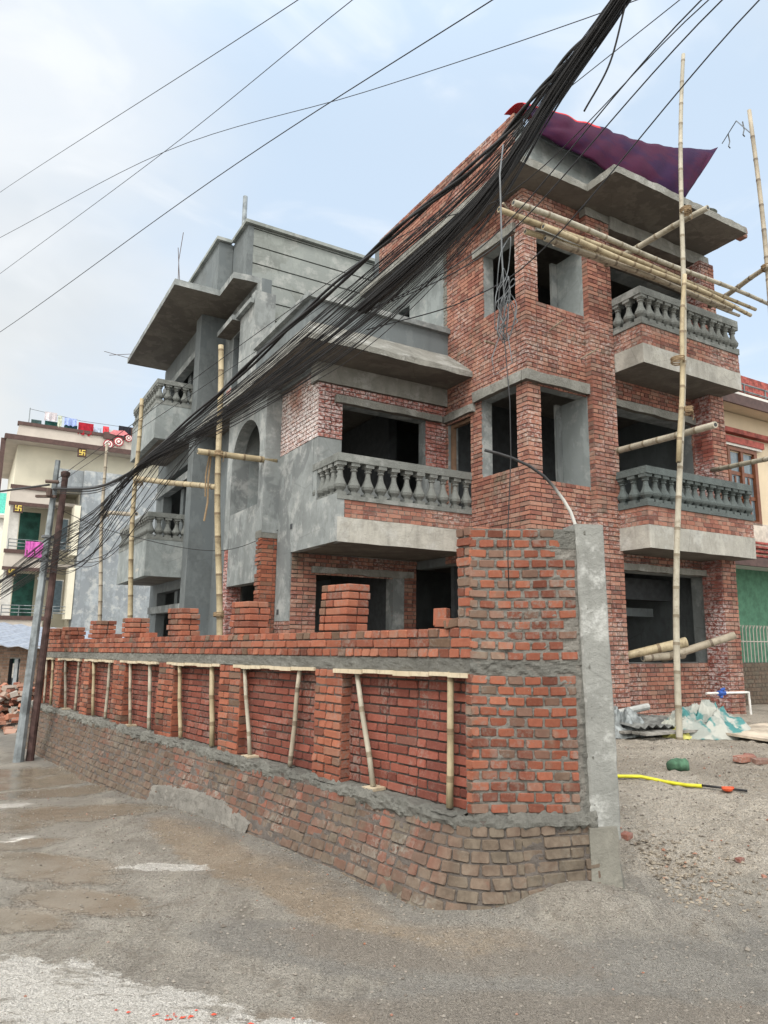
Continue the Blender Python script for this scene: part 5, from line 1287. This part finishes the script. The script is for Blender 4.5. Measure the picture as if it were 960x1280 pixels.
# laundry: each garment on its own
mb = MB(); mb.tube([tuple(hp(-5.85, 28.9, 11.7)), tuple(hp(-5.85, 28.9, 12.55))], .02, 6); tag(mb.build('line_post', M['steel']), 'thin post at the left end of the rooftop laundry line', 'post')
mb = MB(); mb.tube([tuple(hp(-5.85, 28.9, 12.5)), tuple(hp(-3.5, 28.9, 12.28)), tuple(hp(-1.0, 28.9, 12.3))], .012, 5); tag(mb.build('clothes_line', M['wire_grey']), 'laundry line strung along the roof edge of the cream house', 'clothes line')
gar = [(-5.75, .45, .55, (.05,.09,.09), 'dark teal garment at the left end of the laundry line', 11.95), (-5.2, .55, .42, (.62,.58,.62), 'pale lilac cloth second from the left on the laundry line', 12.4), (-5.15, .6, .5, (.02,.09,.08), 'dark green striped cloth below the pale lilac one', 11.98), (-4.6, .18, .55, (.55,.6,.5), 'narrow pale green towel on the laundry line', 12.3),
       (-4.3, .55, .38, (.35,.45,.8), 'light blue shirt on the laundry line', 12.25), (-4.28, .6, .42, (.03,.09,.1), 'dark striped cloth under the light blue shirt', 11.95), (-3.65, .7, .6, (.35,.015,.03), 'crimson shawl hanging widest on the laundry line', 12.12), (-2.95, .4, .55, (.5,.6,.75), 'pale blue shirt right of the crimson shawl', 12.0), (-2.5, .28, .35, (.7,.08,.1), 'small red cloth right of the pale blue shirt', 12.1),
       (-2.2, .45, .45, (.6,.6,.58), 'white cloth near the round ornament', 12.0), (-1.75, .6, .5, (.02,.02,.03), 'black cloth above the round ornament', 12.25), (-1.2, .5, .45, (.1,.06,.05), 'brown cloth at the right end of the laundry line', 12.25)]
for x, w, h, c, lab, zt in gar:
    mb = MB(); NN = 8; yb = -.02 if zt > 12.05 else .12
    for i in range(NN):
        for j in range(4):
            q = []
            for ii, jj in ((i, j), (i + 1, j), (i + 1, j + 1), (i, j + 1)):
                u = x + w * ii / NN; v = zt + .05 - h * jj / 4 * (1 + .12 * math.sin(ii * 2 + x)); q.append(tuple(hp(u, 28.8 + yb + .05 * math.sin(ii * 1.6) * jj / 4, v)))
            mb.add(q, [(0, 1, 2, 3)], 0)
    nn = NT('cloth'); cc = nn.fin(nn.mix(nn.rng(nn.noise(6, 3), .45, .55), c, tuple(q * .75 for q in c)), .9)
    o = mb.build('garment', cc); so = o.modifiers.new('s', 'SOLIDIFY'); so.thickness = .02; tag(o, lab, 'clothing', 'laundry on the far roof')
mb = MB()
for i in range(8):
    q = []
    for ii, jj in ((i, 0), (i + 1, 0), (i + 1, 1), (i, 1)): q.append(tuple(hp(-5.5 + .8 * ii / 8, 28.0 + .04 * math.sin(ii * 1.9), 5.9 - .72 * jj - (5.9 - 5.30))))
    mb.add(q, [(0, 1, 2, 3)], 0)
o = mb.build('towel', simple('pink_cloth', (.55,.12,.42), .9)); so = o.modifiers.new('s', 'SOLIDIFY'); so.thickness = .03; o.location.z = .65; tag(o, 'pink towel hung over the first floor railing of the cream house', 'towel')

# brick shed with tin roof, rubble, distant house
S1 = empty('brick_shed', (-9.6, 20.2, -1), 0); tag(S1, 'low brown brick shed with a tin roof at the far left', 'shed')
def Psh(u, z, d): return (u, 0 - d, z)
mb = MB(); hs_ = [(-.75, -.45, .6, 2.05), (.65, .95, .5, 2.05)]; wallgrid(mb, Psh, -3.5, 1.4, 0, 2.4, hs_, .2, 0, 1, 1); bricks(mb, Psh, -3.5, 1.4, 0, 2.4, hs_, mi=2, ch=.08, out=.008)
mb.box(-3.5, -3.3, .2, 4, 0, 2.4, 0); mb.box(1.2, 1.4, .2, 4, 0, 2.4, 0); mb.build('brick_wall', [M['mortar'], M['inner'], M['brick_shed']], S1)
for a in (-.62, .78): bx('window_post', S1, 'greywall', a, a + .1, .02, .12, .6, 2.05)
mb = MB()
for i in range(40):
    x0 = -3.8 + i * .14; zz0 = .03 * math.sin(i * 1.57); zz1 = .03 * math.sin((i + 1) * 1.57)
    sl = lambda x: 2.85 - .09 * (x + 3.8)
    mb.add([(x0, -.5, sl(x0) + zz0 - .15), (x0 + .14, -.5, sl(x0 + .14) + zz1 - .15), (x0 + .14, 4, sl(x0 + .14) + zz1 + .3), (x0, 4, sl(x0) + zz0 + .3)], [(0, 1, 2, 3)], 0)
o = mb.build('tin_roof', simple('tin_sheet', (.45,.50,.58), .4, metal=.5), S1); so = o.modifiers.new('s', 'SOLIDIFY'); so.thickness = .02
mb = MB(); random.seed(41)
for k in range(420):
    u = random.gauss(0, .75); v = random.gauss(0, .5); h = 1.0 * math.exp(-(u * u / 1.0 + v * v / .5)) * random.random() ** .4
    x, y = -8.3 + u, 16.3 + v; z = ground_z(x, y) + h; s_ = random.uniform(.04, .13)
    m4 = Matrix.Rotation(random.uniform(0, 6), 3, 'Z') @ Matrix.Rotation(random.uniform(-.8, .8), 3, 'X')
    c = [m4 @ Vector((sx * s_, sy * s_ * .6, sz * s_ * .4)) for sz in (-1, 1) for sx, sy in ((-1,-1),(1,-1),(1,1),(-1,1))]
    mb.add([(x + q.x, y + q.y, z + q.z) for q in c], [(0,3,2,1),(4,5,6,7),(0,1,5,4),(1,2,6,5),(2,3,7,6),(3,0,4,7)], 0)
nn = NT('rubble'); rm = nn.fin(nn.ramp(nn.attr('rnd'), [(0, (.25,.11,.08)), (.4, (.38,.17,.11)), (.7, (.30,.24,.2)), (1, (.42,.4,.37))]), .9)
tag(mb.build('rubble_heap', rm), 'heap of broken bricks and rubble in front of the shed at the left edge', 'rubble', kind='stuff')
D1 = empty('distant_house', (-25.5, 46, 0), .2); tag(D1, 'pale distant house with a bright turquoise tank shed on its roof at the left edge', 'house')
bx('wall', D1, 'white', -4, 1.4, 0, 8, -1, 9.2); bx('roof_slab', D1, 'beige_grey', -4.4, 1.6, -.4, 8, 9.2, 9.4)
bx('roof_shed', D1, simple('turquoise_sheet', (.10,.50,.42), .6), -3, 1.2, .5, 3, 9.4, 11.0); bx('roof_shed_base', D1, 'white', -3.1, 1.3, .4, 3, 9.41, 9.6)

# ---- right neighbour
N2 = empty('neighbour_house', tuple(hp(5.3, .6, 0)), HA)
tag(N2, 'beige house with red tiles, wooden window and green ground floor, far right', 'house')
M['beige'] = simple('beige_paint', (.62,.52,.38), .8, var=.06, scale=1, bump=.05)
M['redtile'] = simple('red_tile', (.30,.075,.06), .7, var=.3, scale=6)
M['wood'] = simple('varnished_wood', (.16,.06,.03), .45)
def n2(name, mat, *c, lab=None): return bx(name, N2, mat, *c, label=lab)
mb = MB(); wallgrid(mb, fy(0), .1, 5, 3.5, 6.6, [(.75, 1.62, 4.25, 5.72)], .25, 0, 0, 1); mb.build('wall', [M['beige'], M['inner']], N2)
n2('lower_wall', simple('white_stone', (.55,.5,.44), .8), .1, 5, -.06, -.003, 3.6, 4.22)
n2('ground_wall', simple('green_paint', (.10,.24,.16), .8), .0, 5, .45, .7, 1.3, 3.3)
mb = MB(); wallgrid(mb, fy(0), -.35, 5, .2, 1.32, (), .3, 0, 0, 0); bricks(mb, fy(0), -.35, 5, .2, 1.32, mi=1, ch=.078); mb.build('brick_base', [M['mortar_dk'], M['brick_low']], N2)
w = n2('window_frame', 'wood', .68, 1.70, -.06, .02, 4.18, 4.26); bx('frame', w, 'wood', .68, .76, -.06, .04, 4.26, 5.74); bx('frame', w, 'wood', 1.6, 1.7, -.06, .04, 4.26, 5.74); bx('frame', w, 'wood', .68, 1.7, -.06, .04, 5.741, 5.82); bx('frame', w, 'wood', 1.14, 1.22, -.05, .04, 4.26, 5.74)
for a, b in ((.76, 1.14), (1.22, 1.6)):
    for z in (4.3, 4.8, 5.3):
        bx('pane', w, 'glass', a + .03, b - .03, .0, .02, z, z + .42); 
    for z in (4.72, 5.22): bx('glazing_bar', w, 'wood', a, b, -.02, .03, z, z + .08)
    bx('glazing_bar', w, 'wood', (a + b) / 2 - .02, (a + b) / 2 + .02, -.02, .03, 4.26, 5.2)
n2('window_head', 'redtile', .5, 1.9, -.12, -.004, 5.88, 6.02); n2('window_head', 'white', .55, 1.85, -.09, -.004, 5.83, 5.879)
n2('ledge', 'redtile', .05, 5, -.14, -.005, 6.1, 6.2)
n2('upper_eave', 'beige', .0, 5.4, -.45, .3, 6.62, 6.74); n2('eave_trim', 'brown', -.03, 5.4, -.5, -.455, 6.56, 6.78); n2('terrace_wall', 'white', .1, 5.4, -.42, -.3, 6.75, 6.88)
mb = MB()
for z in (6.97, 7.12): mb.tube([(.2, -.36, z), (5, -.36, z)], .018, 6)
for q in range(6): mb.tube([(.2 + q * .75, -.36, 6.88), (.2 + q * .75, -.36, 7.12)], .018, 6)
mb.build('terrace_railing', M['steel'], N2)
mb = MB()
for i in range(30):
    for j in range(5):
        mb.box(.3 + i * .17, .3 + i * .17 + .155, .0 + j * .05, .06 + j * .05, 7.16 + j * .10, 7.27 + j * .10)
mb.build('tiled_roof', M['redtile'], N2)
n2('upper_wall', 'beige_grey', .3, 5, .1, .24, 6.85, 7.15); n2('roof_bed', 'redtile', .3, 5.3, .25, .35, 7.0, 7.6)
mb = MB()
for i in range(34):
    for j in range(4):
        mb.box(.0 + i * .15, .0 + i * .15 + .135, -.5 + j * .13, -.34 + j * .13, 3.42 + j * .12, 3.46 + j * .12)
mb.build('tile_canopy', M['redtile'], N2)
n2('canopy_beam', 'brown', -.05, 5, -.52, -.45, 3.22, 3.40); n2('canopy_soffit', 'white', .0, 5, -.45, .45, 3.3, 3.36)
mb = MB()
for q in range(22):
    x = .12 + q * .12; mb.tube([(x, .1, 1.33), (x, .1, 2.0), (x + .03, .08, 2.08)], .010, 5); mb.tube([(x, .1, 2.0), (x - .03, .08, 2.08)], .008, 5)
mb.tube([(.05, .1, 1.75), (3, .1, 1.75)], .012, 5); mb.build('window_grille', M['beige_grey'], N2)
mb = MB(); mb.tube([(.35, .42, 2.8), (.35, .30, 2.8)], .12, 14); mb.tube([(.15, .42, 2.65), (.15, .33, 2.65)], .08, 12); mb.tube([(.35, .4, 2.75), (.6, .4, 2.5), (.7, .4, 2.2)], .02, 6); mb.build('wall_fixture', M['cable'], N2)

# ================================================================== SKY, LIGHT, CAMERA
w = bpy.data.worlds.new('World'); scene.world = w; w.use_nodes = True; nt = w.node_tree; nt.nodes.clear()
def wn(t, **k):
    x = nt.nodes.new(t)
    for a, v in k.items(): setattr(x, a, v)
    return x
SUN_EL, SUN_AZ = R(50), R(200)         # azimuth clockwise from +Y
out = wn('ShaderNodeOutputWorld'); bg = wn('ShaderNodeBackground'); bg.inputs[1].default_value = .122
sky = wn('ShaderNodeTexSky', sky_type='NISHITA'); sky.sun_disc = False; sky.sun_elevation = SUN_EL; sky.sun_rotation = SUN_AZ; sky.air_density = 1.0; sky.dust_density = 1.5
tc = wn('ShaderNodeTexCoord')
def wl(a, b): nt.links.new(a, b)
def wmr(v, a, b, c=0, d=1):
    x = wn('ShaderNodeMapRange', interpolation_type='SMOOTHSTEP'); wl(v, x.inputs[0])
    for i, q in enumerate((a, b, c, d)): x.inputs[i + 1].default_value = q
    return x.outputs[0]
def wmath(op, a, b):
    x = wn('ShaderNodeMath', operation=op)
    for i, v in enumerate((a, b)):
        if isinstance(v, (int, float)): x.inputs[i].default_value = v
        else: wl(v, x.inputs[i])
    return x.outputs[0]
def wmix(f, a, b):
    x = wn('ShaderNodeMix', data_type='RGBA')
    for s_, v in ((x.inputs[0], f), (x.inputs[6], a), (x.inputs[7], b)):
        if isinstance(v, (int, float)): s_.default_value = v
        elif isinstance(v, tuple): s_.default_value = v + (1,)
        else: wl(v, s_)
    return x.outputs[2]
def wnoise(sc, det, off, st=(1, 1, 1.8), dist=.3):
    m = wn('ShaderNodeMapping'); wl(tc.outputs['Generated'], m.inputs[0]); m.inputs['Scale'].default_value = st; m.inputs['Location'].default_value = off
    x = wn('ShaderNodeTexNoise'); wl(m.outputs[0], x.inputs[0]); x.inputs['Scale'].default_value = sc; x.inputs['Detail'].default_value = det; x.inputs['Roughness'].default_value = .5; x.inputs['Distortion'].default_value = dist
    return x.outputs['Fac']
sp_ = wn('ShaderNodeSeparateXYZ'); wl(tc.outputs['Generated'], sp_.inputs[0])
blue = wmix(.72, sky.outputs[0], (6.0, 7.2, 8.5))
grey = wmix(wmr(wnoise(1.6, 5, (.3, .8, 0)), .35, .65), (4.9, 5.4, 5.9), (6.6, 6.85, 7.1))
cr = wmr(sp_.outputs[2], .0, .55, 1, 0)
lf = wmr(sp_.outputs[0], -.75, .15, 1, 0)
grey = wmix(wmath('MULTIPLY', cr, wmath('MULTIPLY', lf, .95)), grey, (7.4, 6.95, 6.0))
cm_ = wmr(wmath('ADD', wmath('MULTIPLY', wnoise(1.5, 6, (1.1, .2, .4)), 1.0), wmath('MULTIPLY', lf, .36)), .44, .86)
col = wmix(cm_, blue, grey)
wisp = wmr(wnoise(4.5, 6, (3, 2, 1), (1, 1, 2.6), .6), .52, .74, 0, .5)
col = wmix(wisp, col, (7.3, 7.5, 7.7))
col = wmix(wmr(sp_.outputs[1], .35, -.2, 0, .85), col, (8.3, 8.0, 7.3)); vm = wn('ShaderNodeVectorMath', operation='SCALE'); wl(col, vm.inputs[0]); wl(wmath('MULTIPLY', wmr(sp_.outputs[1], -.1, .45, 1.8, 1.0), wmr(sp_.outputs[2], .6, .95, 1.0, 1.35)), vm.inputs['Scale']); wl(vm.outputs[0], bg.inputs[0]); wl(bg.outputs[0], out.inputs[0])

sun = bpy.data.lights.new('sun', 'SUN'); sun.energy = 2.3; sun.angle = R(20); sun.color = (1, .95, .88)
so = bpy.data.objects.new('sun', sun); COL.objects.link(so)
d = Vector((math.sin(SUN_AZ) * math.cos(SUN_EL), math.cos(SUN_AZ) * math.cos(SUN_EL), math.sin(SUN_EL)))
so.rotation_euler = d.to_track_quat('Z', 'Y').to_euler(); so.location = d * 30

cam = bpy.data.cameras.new('camera'); co = bpy.data.objects.new('camera', cam); COL.objects.link(co)
pi_, ro = R(10.16), R(.715)
fw = Vector((0, math.cos(pi_), math.sin(pi_))); r0 = Vector((1, 0, 0)); u0 = Vector((0, -math.sin(pi_), math.cos(pi_)))
rt = r0 * math.cos(ro) + u0 * math.sin(ro); up = u0 * math.cos(ro) - r0 * math.sin(ro)
mt = Matrix((rt, up, -fw)).transposed().to_4x4(); mt.translation = (0, 0, 1.7); co.matrix_world = mt
cam.sensor_fit = 'VERTICAL'; cam.sensor_height = 36; cam.lens = 889 / 1280 * 36; cam.clip_end = 2000; cam.clip_start = .05
scene.camera = co
scene.cycles.max_bounces = 5; scene.cycles.diffuse_bounces = 3; scene.cycles.glossy_bounces = 2
vsx = scene.view_settings; vsx.view_transform = 'Standard'; vsx.look = 'None'; vsx.gamma = 1; vsx.exposure = .2; vsx.use_curve_mapping = False
